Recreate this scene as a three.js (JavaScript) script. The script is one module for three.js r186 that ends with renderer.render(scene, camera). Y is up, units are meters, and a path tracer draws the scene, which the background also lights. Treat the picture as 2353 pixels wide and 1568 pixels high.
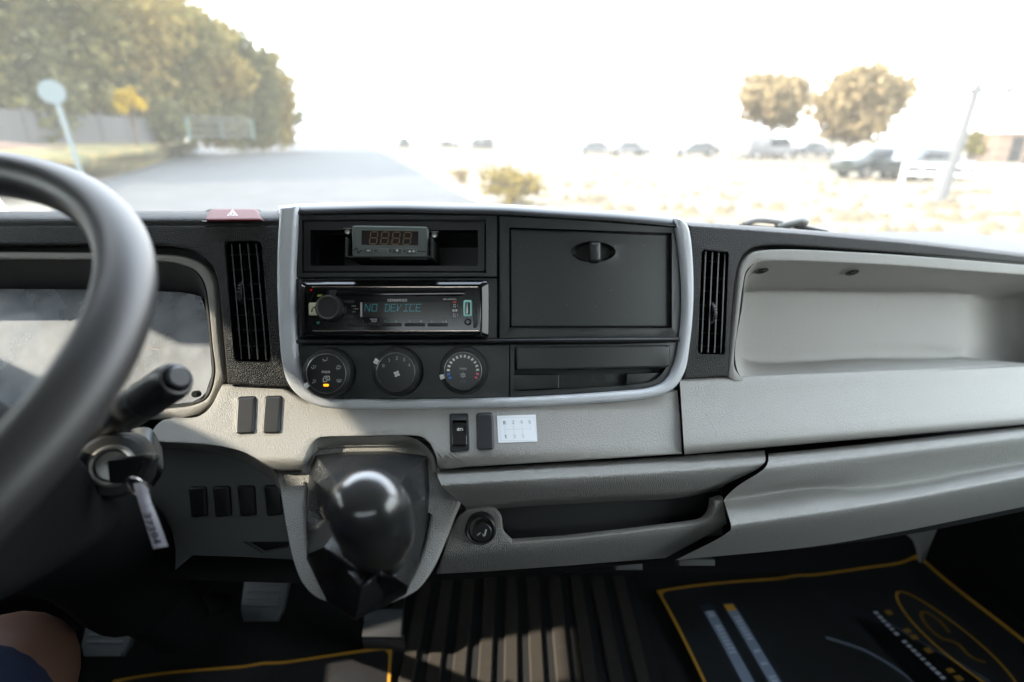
import * as THREE from 'three';
import { mergeGeometries, mergeVertices, toCreasedNormals } from 'three/addons/utils/BufferGeometryUtils.js';
import { TessellateModifier } from 'three/addons/modifiers/TessellateModifier.js';
import { MarchingCubes } from 'three/addons/objects/MarchingCubes.js';

// ---------------------------------------------------------------- camera, sky, sun, exposure
const EYE = new THREE.Vector3(0, 0.92, 0), PITCH = 20 * Math.PI / 180, FOCAL = 1286.8, MIDU = 1176.5, MIDV = 784;
const scene = new THREE.Scene();
const camera = new THREE.PerspectiveCamera(2 * Math.atan(MIDV / FOCAL) * 180 / Math.PI, 2353 / 1568, 0.02, 2000);
camera.position.copy(EYE);
camera.rotation.set(-PITCH, 0, 0);
camera.focus = 0.6;
camera.userData.fStop = 2.6;
const renderer = new THREE.WebGLRenderer({ antialias: true });
renderer.toneMapping = THREE.LinearToneMapping;
renderer.toneMappingExposure = 4.95;
renderer.shadowMap.enabled = true;
const SUN = new THREE.Vector3(-1, 0.62, 0.2).normalize();
const sun = new THREE.DirectionalLight(new THREE.Color(1, 0.87, 0.72), 2.5);
sun.position.copy(SUN).multiplyScalar(30);
sun.castShadow = true;
sun.shadow.radius = 1.5;
sun.shadow.camera.left = sun.shadow.camera.bottom = -60; sun.shadow.camera.right = sun.shadow.camera.top = 60; sun.shadow.camera.far = 200;
scene.add(sun, sun.target);
{ // bright hazy sky: whitish at the horizon, a little bluer overhead, brighter towards the sun
  const W = 256, H = 128, d = new Float32Array(W * H * 4), p = new THREE.Vector3();
  for (let j = 0; j < H; j++) for (let i = 0; i < W; i++) {
    const el = ((j + 0.5) / H - 0.5) * Math.PI, az = ((i + 0.5) / W - 0.5) * 2 * Math.PI, up = Math.max(0, Math.sin(el)), lift = 0.82 + 0.3 * Math.sin(Math.min(1, up / 0.6) * Math.PI / 2);
    p.set(Math.cos(el) * Math.cos(az), Math.sin(el), Math.cos(el) * Math.sin(az));
    const glow = 0.5 * Math.pow(Math.max(0, p.dot(SUN)), 6), k = (j + i * H) * 0 + (j * W + i) * 4;
    d[k] = (1.66 - 0.62 * up) * lift + glow; d[k + 1] = (1.72 - 0.45 * up) * lift + glow * 0.95; d[k + 2] = (1.76 - 0.2 * up) * lift + glow * 0.85; d[k + 3] = 1;
  }
  const sky = new THREE.DataTexture(d, W, H, THREE.RGBAFormat, THREE.FloatType);
  sky.mapping = THREE.EquirectangularReflectionMapping; sky.magFilter = sky.minFilter = THREE.LinearFilter; sky.needsUpdate = true;
  scene.background = sky; scene.environment = sky; scene.environmentIntensity = 1;
}

// ---------------------------------------------------------------- helpers
let seed = 7;
const rnd = () => { seed = (seed * 1664525 + 1013904223) >>> 0; return seed / 4294967296; };
const V = (x, y, z) => new THREE.Vector3(x, y, z);
const lerp = (a, b, t) => a + (b - a) * t;
const clamp = (x, a, b) => Math.min(b, Math.max(a, x));
const CP = Math.cos(PITCH), SP = Math.sin(PITCH);
// the point that lies d metres ahead of the eye in direction (u, v)
const W = (u, v, d) => { const x = (u - MIDU) / FOCAL * d, y = (MIDV - v) / FOCAL * d; return V(EYE.x + x, EYE.y + y * CP - d * SP, EYE.z - d * CP - y * SP); };
// the dashboard's main face: 0.583 m ahead, bowed away on the passenger side; n = millimetres in front of it
const bow = (u) => u > 1130 ? 0.00021 * (u - 1130) ** 2 / (u - 780) : 0;
const DASH = 0.583, pitchAt = (u) => (DASH + bow(u)) / FOCAL;
const Q = (u, v, n = 0) => W(u, v, DASH + bow(u) - n / 1000);
const normalAt = (u, v, n = 0) => { const a = Q(u + 2, v, n).sub(Q(u - 2, v, n)), b = Q(u, v - 2, n).sub(Q(u, v + 2, n)); return a.cross(b).normalize(); };
function frameAt(u, v, n = 0, roll = 0) {
  const z = normalAt(u, v, n), x = Q(u + 2, v, n).sub(Q(u - 2, v, n)).normalize(), y = z.clone().cross(x).normalize(); x.copy(y).cross(z);
  return new THREE.Matrix4().makeBasis(x, y, z).setPosition(Q(u, v, n)).multiply(new THREE.Matrix4().makeRotationZ(roll));
}
const frameTo = (p, dir, up = V(0, 1, 0)) => { const z = dir.clone().normalize(), x = up.clone().cross(z).normalize(), y = z.clone().cross(x); return new THREE.Matrix4().makeBasis(x, y, z).setPosition(p); };
const onPlane = (u, v, y) => { const p = W(u, v, 1).sub(EYE); return EYE.clone().addScaledVector(p, (y - EYE.y) / p.y); };
const GROUND = -0.95, G = (u, v) => onPlane(u, v, GROUND);

const taken = {};
const numbered = (name) => { const k = taken[name] = (taken[name] ?? -1) + 1; return k ? `${name}_${String(k).padStart(3, '0')}` : name; };
function tag(o, label, category, group) { o.userData.label = label; o.userData.category = category; if (group) o.userData.group = group; return o; }
function thing(name, label, category, at = V(0, 0, 0), group) {
  const o = new THREE.Group(); o.name = numbered(name); o.position.copy(at); scene.add(o); o.userData.origin = undefined;
  o.userData = {}; return tag(o, label, category, group);
}
const originOf = (o) => { const p = V(0, 0, 0); for (let a = o; a && a !== scene; a = a.parent) p.add(a.position); return p; };
// metric texture coordinates from the face's main direction
function boxUV(geo, k = 1) {
  const p = geo.attributes.position, uv = new Float32Array(p.count * 2), a = V(), b = V(), c = V(), n = V();
  for (let i = 0; i < p.count; i += 3) {
    a.fromBufferAttribute(p, i); b.fromBufferAttribute(p, i + 1); c.fromBufferAttribute(p, i + 2);
    n.copy(b).sub(a).cross(V().copy(c).sub(a)); const x = Math.abs(n.x), y = Math.abs(n.y), z = Math.abs(n.z);
    [a, b, c].forEach((q, j) => { const e = (i + j) * 2;
      if (x > y && x > z) { uv[e] = q.z * k; uv[e + 1] = q.y * k; } else if (y > z) { uv[e] = q.x * k; uv[e + 1] = q.z * k; } else { uv[e] = q.x * k; uv[e + 1] = q.y * k; } });
  }
  geo.setAttribute('uv', new THREE.BufferAttribute(uv, 2));
  return geo;
}
// one named mesh from a world-space geometry, placed under its parent
function add(parent, name, geo, mat, o = {}) {
  if (Array.isArray(geo)) geo = mergeGeometries(geo.map((g) => { g = g.index ? g.toNonIndexed() : g; for (const k of Object.keys(g.attributes)) if (!['position', 'normal', 'uv'].includes(k)) g.deleteAttribute(k); if (!g.attributes.uv) boxUV(g); return g; }));
  if (!o.keepUV) { if (geo.index) geo = geo.toNonIndexed(); boxUV(geo); }
  const off = parent ? originOf(parent) : (o.at ?? V(0, 0, 0));
  geo.translate(-off.x, -off.y, -off.z);
  const m = new THREE.Mesh(geo, mat); m.name = parent ? name : numbered(name); m.castShadow = m.receiveShadow = true;
  if (!parent) m.position.copy(off);
  (parent ?? scene).add(m);
  if (o.label && parent) m.userData.label = o.label;
  return m;
}
const structure = (name, geo, mat) => { const m = add(null, name, geo, mat); m.userData.kind = 'structure'; return m; };
const crease = (g, a = 0.7) => { g = g.index ? g.toNonIndexed() : g; g.scale(1000, 1000, 1000); g = toCreasedNormals(g, a); g.scale(0.001, 0.001, 0.001); return g; };
// outlines in (u, v)
function smoothLine(pts, k = 6, closed = false) {
  const c = new THREE.CatmullRomCurve3(pts.map(([x, y, z]) => V(x, y, z ?? 0)), closed, 'centripetal');
  return c.getPoints(pts.length * k).map((p) => [p.x, p.y, p.z]);
}
function rrect(u0, v0, u1, v1, r, k = 5, skew = 0) {
  const out = [], R = Array.isArray(r) ? r : [r, r, r, r];
  [[u1, v0, -1, 1, R[1], -90], [u1, v1, -1, -1, R[2], 0], [u0, v1, 1, -1, R[3], 90], [u0, v0, 1, 1, R[0], 180]].forEach(([x, y, sx, sy, q, a0]) => {
    for (let i = 0; i <= k; i++) { const a = (a0 + 90 * i / k) * Math.PI / 180; out.push([x + sx * q + q * Math.cos(a), y + sy * q + q * Math.sin(a)]); }
  });
  return skew ? out.map(([x, y]) => [x + skew * (y - v0) / (v1 - v0), y]) : out;
}
const quadOutline = (a, b, c, d, r = 6, k = 5) => { // rounded quadrilateral
  const P = [a, b, c, d], out = [];
  P.forEach((p, i) => { const q = P[(i + 3) % 4], s = P[(i + 1) % 4], l = (x, y) => { const L = Math.hypot(y[0] - x[0], y[1] - x[1]); return [x[0] + (y[0] - x[0]) * r / L, x[1] + (y[1] - x[1]) * r / L]; };
    const e = l(p, q), f = l(p, s); for (let j = 0; j <= k; j++) { const t = j / k, m = (1 - t) * (1 - t), n = 2 * t * (1 - t), w = t * t; out.push([m * e[0] + n * p[0] + w * f[0], m * e[1] + n * p[1] + w * f[1]]); } });
  return out;
};
const toShape = (pts, S = THREE.Shape) => new S(pts.map(([x, y]) => new THREE.Vector2(x, -y)));
// a moulded plate: outline in (u, v), front face n mm before the dash face, t mm thick, rounded edge of b picture units; nf bends it
function plateGeo(outline, o = {}) {
  const { n = 0, t = 6, b = 2, holes = [], nf = null, bs = 2, edge = 0, bt = b * 0.45 } = o;
  const s = toShape(outline); holes.forEach((h) => s.holes.push(toShape(h, THREE.Path)));
  let g = new THREE.ExtrudeGeometry(s, { depth: Math.max(0.01, t - bt), bevelEnabled: b > 0, bevelSize: b, bevelOffset: -b, bevelThickness: bt, bevelSegments: bs, steps: o.steps ?? 1, curveSegments: 1 });
  const top = b > 0 ? Math.max(0.01, t - bt) + bt : Math.max(0.01, t - bt);
  g = g.index ? g.toNonIndexed() : g;
  g.deleteAttribute('uv'); g.deleteAttribute('normal');
  if (edge) g = new TessellateModifier(edge, 9).modify(g);
  const p = g.attributes.position;
  for (let i = 0; i < p.count; i++) {
    const u = p.getX(i), v = -p.getY(i), z = p.getZ(i) - top, f = n + (nf ? nf(u, v) : 0), q = Q(u, v, f).addScaledVector(normalAt(u, v, n), z / 1000);
    p.setXYZ(i, q.x, q.y, q.z);
  }
  return crease(g, o.crease ?? 0.6);
}
const plate = (parent, name, mat, outline, o = {}) => add(parent, name, plateGeo(outline, o), mat, o);
// a smooth sheet through rows of control points, each [u, v, n] or a Vector3
function loftGeo(rows, nu = 40, nv = 5, o = {}) {
  const conv = (p) => p.isVector3 ? p : o.w ? W(p[0], p[1], p[2]) : Q(p[0], p[1], p[2]);
  if (o.lin) { const L = rows.map((r) => r.map(conv)), pos = [], k = nu, pt = (i, j) => { const a = Math.min(L.length - 2, Math.floor(j / nv)), f = j / nv - a, b = Math.min(L[0].length - 2, Math.floor(i / k)), g = i / k - b, s = (x) => x; return L[a][b].clone().lerp(L[a][b + 1], g).lerp(L[a + 1][b].clone().lerp(L[a + 1][b + 1], g), s(f)); };
    const I = (L[0].length - 1) * k, J = (L.length - 1) * nv; for (let i = 0; i < I; i++) for (let j = 0; j < J; j++) for (const [x, y] of [[0, 0], [0, 1], [1, 0], [1, 0], [0, 1], [1, 1]]) { const q = pt(i + x, j + y); pos.push(q.x, q.y, q.z); }
    const g = new THREE.BufferGeometry(); g.setAttribute('position', new THREE.Float32BufferAttribute(pos, 3)); return crease(g, o.crease ?? 0.6); }
  const lines = rows.map((r) => { const c = new THREE.CatmullRomCurve3(r.map(conv), !!o.ring, 'centripetal'); return o.even === false ? Array.from({ length: nu + 1 }, (_, i) => c.getPoint(i / nu)) : c.getSpacedPoints(nu); });
  const cols = lines[0].map((_, i) => { const c = new THREE.CatmullRomCurve3(lines.map((l) => l[i]), false, 'centripetal'); return Array.from({ length: (rows.length - 1) * nv + 1 }, (_, k) => c.getPoint(k / ((rows.length - 1) * nv))); });
  const m = cols[0].length, pos = [], idx = [];
  for (const c of cols) for (const q of c) pos.push(q.x, q.y, q.z);
  for (let i = 0; i < cols.length - 1; i++) for (let j = 0; j < m - 1; j++) { const a = i * m + j, b = a + m; o.flip ? idx.push(a, b, a + 1, b, b + 1, a + 1) : idx.push(a, a + 1, b, b, a + 1, b + 1); }
  const g = new THREE.BufferGeometry(); g.setAttribute('position', new THREE.Float32BufferAttribute(pos, 3)); g.setIndex(idx);
  return crease(g, o.crease ?? 1.0);
}
const loft = (parent, name, mat, rows, nu, nv, o = {}) => add(parent, name, loftGeo(rows, nu, nv, o), mat, o);
// turned and boxed shapes in a local frame (z outwards), sizes in mm
const inFrame = (g, m) => { g = g.index ? g.toNonIndexed() : g; g.scale(0.001, 0.001, 0.001); return g.applyMatrix4(m); };
const latheGeo = (m, prof, seg = 40) => inFrame(crease(new THREE.LatheGeometry(prof.map(([r, z]) => new THREE.Vector2(r, z)), seg).rotateX(Math.PI / 2), 0.6), m);
const boxGeo = (m, x, y, z, w, h, d, b = 0.4) => { const s = new THREE.Shape(); const a = w / 2, c = h / 2; s.moveTo(-a, -c); s.lineTo(a, -c); s.lineTo(a, c); s.lineTo(-a, c); s.closePath();
  const bb = Math.min(b, w / 2.2, h / 2.2, d / 2.2); const g = new THREE.ExtrudeGeometry(s, { depth: d - 2 * bb, bevelEnabled: true, bevelSize: bb, bevelOffset: -bb, bevelThickness: bb, bevelSegments: 2 }); g.translate(x, y, z + bb); return inFrame(crease(g, 0.5), m); };
const tubeGeo = (pts, r, seg = 40, rad = 10, closed = false) => crease(new THREE.TubeGeometry(new THREE.CatmullRomCurve3(pts, closed, 'centripetal'), seg, r, rad, closed), 1.2);
const worldBox = (x0, x1, y0, y1, z0, z1) => new THREE.BoxGeometry(x1 - x0, y1 - y0, z1 - z0).translate((x0 + x1) / 2, (y0 + y1) / 2, (z0 + z1) / 2).toNonIndexed();
// a flat print: quad between corners (top-left, top-right, bottom-left) with its own 0..1 coordinates
function printGeo(tl, tr, bl) {
  const br = tr.clone().add(bl).sub(tl), g = new THREE.BufferGeometry();
  g.setAttribute('position', new THREE.Float32BufferAttribute([tl, bl, br, tl, br, tr].flatMap((p) => [p.x, p.y, p.z]), 3));
  g.setAttribute('uv', new THREE.Float32BufferAttribute([0, 1, 0, 0, 1, 0, 0, 1, 1, 0, 1, 1], 2)); g.computeVertexNormals(); return g;
}
// the same on a gently bent surface: coordinates measured along the sheet's own two edges
function bentPrint(f, nx = 10, ny = 6) {
  const g = new THREE.PlaneGeometry(1, 1, nx, ny), p = g.attributes.position, o = f(0, 0), ax = f(1, 0).sub(o), ay = f(0, 1).sub(o), uv = g.attributes.uv, lx = ax.lengthSq(), ly = ay.lengthSq();
  for (let i = 0; i < p.count; i++) { const q = f(p.getX(i) + 0.5, 0.5 - p.getY(i)); p.setXYZ(i, q.x, q.y, q.z); q.sub(o); uv.setXY(i, q.dot(ax) / lx, 1 - q.dot(ay) / ly); }
  g.computeVertexNormals(); return g;
}
function canvasMap(w, h, draw) { const c = document.createElement('canvas'); c.width = w; c.height = h; draw(c.getContext('2d'), w, h); const t = new THREE.CanvasTexture(c); t.colorSpace = THREE.SRGBColorSpace; t.anisotropy = 8; return t; }
function dataMap(n, f, rep, srgb) {
  const d = new Uint8Array(n * n * 4);
  for (let j = 0; j < n; j++) for (let i = 0; i < n; i++) { const v = f(i, j), k = (j * n + i) * 4; const a = Array.isArray(v) ? v : [v, v, v]; d[k] = a[0]; d[k + 1] = a[1]; d[k + 2] = a[2]; d[k + 3] = 255; }
  const t = new THREE.DataTexture(d, n, n); t.wrapS = t.wrapT = THREE.RepeatWrapping; t.magFilter = t.minFilter = THREE.LinearFilter; t.repeat.set(rep, rep); if (srgb) t.colorSpace = THREE.SRGBColorSpace; t.needsUpdate = true; return t;
}
// tiling noise
function noiseTile(n, cells, oct = 3) {
  const out = new Float32Array(n * n);
  for (let o = 0, a = 1, c = cells; o < oct; o++, a *= 0.5, c *= 2) {
    const g = Float32Array.from({ length: c * c }, rnd);
    for (let j = 0; j < n; j++) for (let i = 0; i < n; i++) { const x = i / n * c, y = j / n * c, x0 = Math.floor(x), y0 = Math.floor(y), fx = (x - x0) ** 2 * (3 - 2 * (x - x0)), fy = (y - y0) ** 2 * (3 - 2 * (y - y0)), q = (a, b) => g[(b % c) * c + (a % c)];
      out[j * n + i] += a * (lerp(lerp(q(x0, y0), q(x0 + 1, y0), fx), lerp(q(x0, y0 + 1), q(x0 + 1, y0 + 1), fx), fy) - 0.5); }
  }
  return out;
}
function cellTile(n, c) { // leather-like cells: distance to the nearest cell border
  const px = Float32Array.from({ length: c * c * 2 }, rnd), out = new Float32Array(n * n);
  for (let j = 0; j < n; j++) for (let i = 0; i < n; i++) { const x = i / n * c, y = j / n * c, x0 = Math.floor(x), y0 = Math.floor(y); let d1 = 9, d2 = 9;
    for (let b = -1; b <= 1; b++) for (let a = -1; a <= 1; a++) { const k = (((y0 + b + c) % c) * c + (x0 + a + c) % c) * 2, d = Math.hypot(x0 + a + px[k] - x, y0 + b + px[k + 1] - y); if (d < d1) { d2 = d1; d1 = d; } else if (d < d2) d2 = d; }
    out[j * n + i] = d2 - d1; }
  return out;
}
const N1 = noiseTile(512, 8, 5), N2 = noiseTile(512, 64, 3), CELL = cellTile(512, 44);
const leatherBump = dataMap(512, (i, j) => clamp(90 + 150 * Math.min(1, CELL[j * 512 + i] * 2.2) + 40 * N2[j * 512 + i], 0, 255), 1 / 0.085);
const grainBump = dataMap(512, (i, j) => clamp(128 + 110 * N2[j * 512 + i] + 60 * Math.min(0.6, CELL[j * 512 + i]), 0, 255), 1 / 0.05);
const blotch = (() => { const n = 1024, c = document.createElement('canvas'); c.width = c.height = n; const x = c.getContext('2d'); x.fillStyle = '#eeeeec'; x.fillRect(0, 0, n, n); // pale plastic with scattered specks and hairline scuffs
  for (let i = 0; i < 900; i++) { x.fillStyle = rnd() < 0.55 ? `rgba(70,64,58,${0.08 + 0.4 * rnd() ** 3})` : `rgba(255,255,255,${0.2 + 0.5 * rnd()})`; x.beginPath(); x.arc(rnd() * n, rnd() * n, 0.5 + 1.1 * rnd() ** 3, 0, 7); x.fill(); }
  for (let i = 0; i < 46; i++) { x.strokeStyle = rnd() < 0.6 ? `rgba(255,255,255,${0.15 + 0.4 * rnd()})` : `rgba(90,82,74,${0.08 + 0.2 * rnd()})`; x.lineWidth = 0.6 + rnd(); const p = rnd() * n, q = rnd() * n, t = rnd() * 6.3, l = 8 + 70 * rnd() ** 2; x.beginPath(); x.moveTo(p, q); x.quadraticCurveTo(p + l * 0.5 * Math.cos(t) + 5 * rnd(), q + l * 0.5 * Math.sin(t), p + l * Math.cos(t + 0.2), q + l * Math.sin(t + 0.2)); x.stroke(); }
  const t = new THREE.CanvasTexture(c); t.colorSpace = THREE.SRGBColorSpace; t.wrapS = t.wrapT = THREE.RepeatWrapping; t.repeat.set(1 / 0.31, 1 / 0.31); return t; })();
// fine dust: pale specks and a few hairline scratches on dark plastic
function dustMap(n, specks, lines, base, rep, faint = 1) {
  return (() => { const c = document.createElement('canvas'); c.width = c.height = n; const x = c.getContext('2d'); x.fillStyle = base; x.fillRect(0, 0, n, n);
    for (let i = 0; i < specks; i++) { const a = (0.15 + 0.6 * rnd() ** 3) * faint, r = 0.5 + 1.0 * rnd() ** 3; x.fillStyle = `rgba(205,205,195,${a})`; x.beginPath(); x.arc(rnd() * n, rnd() * n, r, 0, 7); x.fill(); }
    for (let i = 0; i < lines; i++) { x.strokeStyle = `rgba(190,195,190,${0.08 + 0.2 * rnd()})`; x.lineWidth = 0.7; const a = rnd() * n, b = rnd() * n, t = rnd() * 6.3, l = 8 + rnd() * 50; x.beginPath(); x.moveTo(a, b); x.quadraticCurveTo(a + l * 0.5 * Math.cos(t) + 4 * rnd(), b + l * 0.5 * Math.sin(t), a + l * Math.cos(t + 0.2), b + l * Math.sin(t + 0.2)); x.stroke(); }
    const t = new THREE.CanvasTexture(c); t.colorSpace = THREE.SRGBColorSpace; t.wrapS = t.wrapT = THREE.RepeatWrapping; t.repeat.set(rep, rep); return t; })();
}
const rgb = (r, g, b) => new THREE.Color().setRGB(r, g, b);
const mat = (o) => new THREE.MeshPhysicalMaterial({ side: THREE.DoubleSide, ...o });
const M = {
  pad: mat({ color: rgb(0.014, 0.014, 0.0135), roughness: 0.52, specularIntensity: 0.7, bumpMap: leatherBump, bumpScale: 0.0008 }),
  black: mat({ map: dustMap(1024, 1100, 34, '#2e3131', 1 / 0.21, 1.3), roughness: 0.42, bumpMap: grainBump, bumpScale: 0.00006 }),
  blackFine: mat({ color: rgb(0.018, 0.019, 0.02), roughness: 0.38, bumpMap: grainBump, bumpScale: 0.00005 }),
  deep: mat({ color: rgb(0.012, 0.013, 0.013), roughness: 0.7 }),
  gloss: mat({ color: rgb(0.006, 0.006, 0.007), roughness: 0.12 }),
  grey: mat({ color: rgb(0.335, 0.322, 0.302), map: blotch, roughness: 0.5, bumpMap: grainBump, bumpScale: 0.0005 }),
  fuseShadeGrey: mat({ color: rgb(0.13, 0.135, 0.132), roughness: 0.6, bumpMap: grainBump, bumpScale: 0.0002 }),  // shade of the fuse recess is put into this darker grey; brackets share it
  greyLeather: mat({ color: rgb(0.305, 0.298, 0.283), map: blotch, roughness: 0.46, bumpMap: leatherBump, bumpScale: 0.0009 }),
  bezel: mat({ color: rgb(0.56, 0.575, 0.6), roughness: 0.45, metalness: 0.1, bumpMap: grainBump, bumpScale: 0.0003 }),
  chrome: mat({ color: rgb(0.75, 0.72, 0.7), metalness: 1, roughness: 0.18 }),
  copper: mat({ color: rgb(0.72, 0.6, 0.52), metalness: 1, roughness: 0.2 }),
  steel: mat({ color: rgb(0.45, 0.44, 0.42), metalness: 1, roughness: 0.35 }),
  rubber: mat({ color: rgb(0.02, 0.021, 0.022), roughness: 0.55, bumpMap: grainBump, bumpScale: 0.0001 }),
  leather: mat({ color: rgb(0.008, 0.0085, 0.009), roughness: 0.33, bumpMap: leatherBump, bumpScale: 0.0005 }),
  wheel: mat({ color: rgb(0.028, 0.0275, 0.027), roughness: 0.42, bumpMap: grainBump, bumpScale: 0.0001 }),
  shroud: mat({ color: rgb(0.005, 0.0055, 0.006), roughness: 0.75, specularIntensity: 0.35, bumpMap: grainBump, bumpScale: 0.00006 }),
  slat: mat({ color: rgb(0.035, 0.037, 0.038), roughness: 0.32 }),
  red: mat({ color: rgb(0.1, 0.004, 0.006), roughness: 0.5, specularIntensity: 0.4 }),
  white: mat({ color: rgb(0.75, 0.75, 0.73), roughness: 0.6 }),
  glass: mat({ color: 0xffffff, transmission: 1, thickness: 0, roughness: 0.0, ior: 1.45 }),
  sideGlass: mat({ color: rgb(0.7, 0.73, 0.71), transmission: 1, thickness: 0, roughness: 0.0, ior: 1.45 }),
};
// ================================================================ the cab around the eye
const BASE = V(0, 0, 0);
const cab = thing('truck_cab', 'dark truck cab interior shell with windscreen, doors and roof around the dashboard', 'truck cab', BASE);
const cabGrey = mat({ color: rgb(0.7, 0.69, 0.66), roughness: 0.9 }), cabDark = mat({ color: rgb(0.02, 0.022, 0.023), roughness: 0.7, bumpMap: grainBump, bumpScale: 0.0002 }), carpet = mat({ color: rgb(0.012, 0.013, 0.014), roughness: 0.95, bumpMap: leatherBump, bumpScale: 0.001 });
const paintWhite = mat({ color: rgb(0.7, 0.7, 0.69), roughness: 0.35 });
const HW = 0.86, HR = 1.03, ROOF = 1.36, WINTOP = 1.11;
add(cab, 'floor', worldBox(-HW, HR, -0.04, 0, -1.28, 0.7), carpet);
add(cab, 'roof', worldBox(-HW - 0.04, HR + 0.04, ROOF, ROOF + 0.05, -0.665, 0.72), cabGrey);
add(cab, 'rear_wall', [worldBox(-HW, HR, 0, 1.1, 0.66, 0.7), worldBox(-HW, HR, 1.24, ROOF, 0.66, 0.7), worldBox(-HW, -0.5, 1.1, 1.24, 0.66, 0.7), worldBox(0.6, HR, 1.1, 1.24, 0.66, 0.7)], cabDark);
add(cab, 'rear_window', printGeo(V(-0.5, 1.24, 0.68), V(0.6, 1.24, 0.68), V(-0.5, 1.1, 0.68)), M.sideGlass);
add(cab, 'firewall', [worldBox(-HW, HR, 0, 0.71, -1.3, -1.24), worldBox(-HW, HR, 0.67, 0.715, -1.3, -0.93)], cabDark);
{ // floor rises to the firewall
  add(cab, 'toe_board', loftGeo([[V(-HW, 0.002, -1.0), V(HR, 0.002, -1.0)], [V(-HW, 0.06, -1.1), V(HR, 0.06, -1.1)], [V(-HW, 0.3, -1.235), V(HR, 0.3, -1.235)]], 4, 4), carpet);
}
for (const s of [-1, 1]) { // doors: unseen window outlines, shaped to place the sun patches and side light
  const WT = s < 0 ? WINTOP : 1.26, belt = s < 0 ? [[0.12, 1.02], [-0.36, 1.0], [-0.43, 0.954], [-0.5, 0.88], [-0.58, 0.83], [-0.88, 0.8]] : [[0.1, 0.62], [-0.4, 0.6], [-0.55, 0.58], [-0.92, 0.62]];
  const front = s < 0 ? [[-0.6, 0.97], [-0.487, 1.03], [-0.483, WT]] : [[-0.65, WT]], hole = [...belt, ...front, [s < 0 ? 0.12 : 0.1, WT]];
  const sh = new THREE.Shape([[0.7, -0.05], [-1.3, -0.05], [-1.3, 0.71], [-0.985, 0.71], [-0.67, ROOF], [0.7, ROOF]].map(([z, y]) => new THREE.Vector2(z, y))); sh.holes.push(new THREE.Path(hole.map(([z, y]) => new THREE.Vector2(z, y))));
  if (s < 0) sh.holes.push(new THREE.Path([[-0.53, 0.64], [-0.65, 0.64], [-0.655, 0.34], [-0.55, 0.34]].map(([z, y]) => new THREE.Vector2(z, y)))); // low opening added to let a sun patch onto the floor
  const g = new THREE.ExtrudeGeometry(sh, { depth: 0.05, bevelEnabled: false }); const swap = new THREE.Matrix4().set(0, 0, 1, s < 0 ? -HW - 0.05 : HR, 0, 1, 0, 0, 1, 0, 0, 0, 0, 0, 0, 1); g.applyMatrix4(swap);
  const d = add(cab, 'door', crease(g, 0.5), cabDark);
  const pane = new THREE.ShapeGeometry(new THREE.Shape(hole.map(([z, y]) => new THREE.Vector2(z, y)))); pane.applyMatrix4(new THREE.Matrix4().set(0, 0, 1, (s < 0 ? -HW - 0.025 : HR + 0.025), 0, 1, 0, 0, 1, 0, 0, 0, 0, 0, 0, 1)); add(d, 'window_pane', pane, M.sideGlass);
  add(cab, 'pillar', tubeGeo([V((s < 0 ? -HW - 0.02 : HR + 0.02), 0.7, -0.985), V((s < 0 ? -HW - 0.02 : HR + 0.02), 1.03, -0.825), V((s < 0 ? -HW - 0.02 : HR + 0.02), ROOF, -0.66)], 0.04, 12, 10), cabGrey);
}
// windscreen, with road dust specks over an even film put in as veiling haze
const WS0 = V(0, 0.716, -0.985), WS1 = V(0, ROOF, -0.66);
{
  const g = printGeo(V(-HW, WS1.y, WS1.z), V(HR, WS1.y, WS1.z), V(-HW, WS0.y, WS0.z));
  add(cab, 'windscreen', g, M.glass);
  const c = document.createElement('canvas'); c.width = c.height = 1024; const x = c.getContext('2d');
  x.fillStyle = 'rgba(255,255,255,0.1)'; x.fillRect(0, 0, 1024, 1024);
  for (let i = 0; i < 9000; i++) { x.fillStyle = `rgba(255,255,255,${0.05 + 0.45 * rnd() ** 4})`; x.beginPath(); x.arc(rnd() * 1024, rnd() * 1024, 0.35 + 0.9 * rnd() ** 4, 0, 7); x.fill(); }
  const t = new THREE.CanvasTexture(c); t.colorSpace = THREE.SRGBColorSpace; t.wrapS = t.wrapT = THREE.RepeatWrapping; t.repeat.set(3, 1.6);
  const dg = printGeo(V(-HW, WS1.y - 0.002, WS1.z + 0.003), V(HR, WS1.y - 0.002, WS1.z + 0.003), V(-HW, WS0.y - 0.002, WS0.z + 0.003));
  add(cab, 'dust_haze_film', dg, mat({ color: rgb(0.75, 0.7, 0.6), map: t, transparent: true, roughness: 1, transmission: 0.6, thickness: 0 }), { keepUV: true });
}

// ================================================================ dashboard
const dash = thing('dashboard', 'black and beige-grey moulded truck dashboard below the windscreen', 'dashboard', V(0, 0.6, -0.6));
const topEdge = (u) => { const P = [[-900, 492], [0, 488], [640, 486], [900, 480], [1200, 486], [1590, 511], [1700, 518], [1850, 529], [2100, 551], [2353, 580], [2800, 632]]; for (let i = 1; i < P.length; i++) if (u <= P[i][0]) { const t = (u - P[i - 1][0]) / (P[i][0] - P[i - 1][0]); return lerp(P[i - 1][1], P[i][1], t); } return 632; };
const US = [-500, -250, 0, 200, 400, 560, 640, 760, 900, 1150, 1400, 1590, 1700, 1850, 2100, 2353, 2560];
const row = (dv, n) => US.map((u) => [u, topEdge(u) + dv, n]);
const backRow = US.map((u) => { const p = Q(u, topEdge(u), -40); return V(p.x * 1.14, 0.725, -0.965); });
loft(dash, 'top_pad', M.pad, [backRow, row(3, -70), row(0, -30), row(8, -12), row(20, -5), row(34, -6)], 90, 4);
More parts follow.
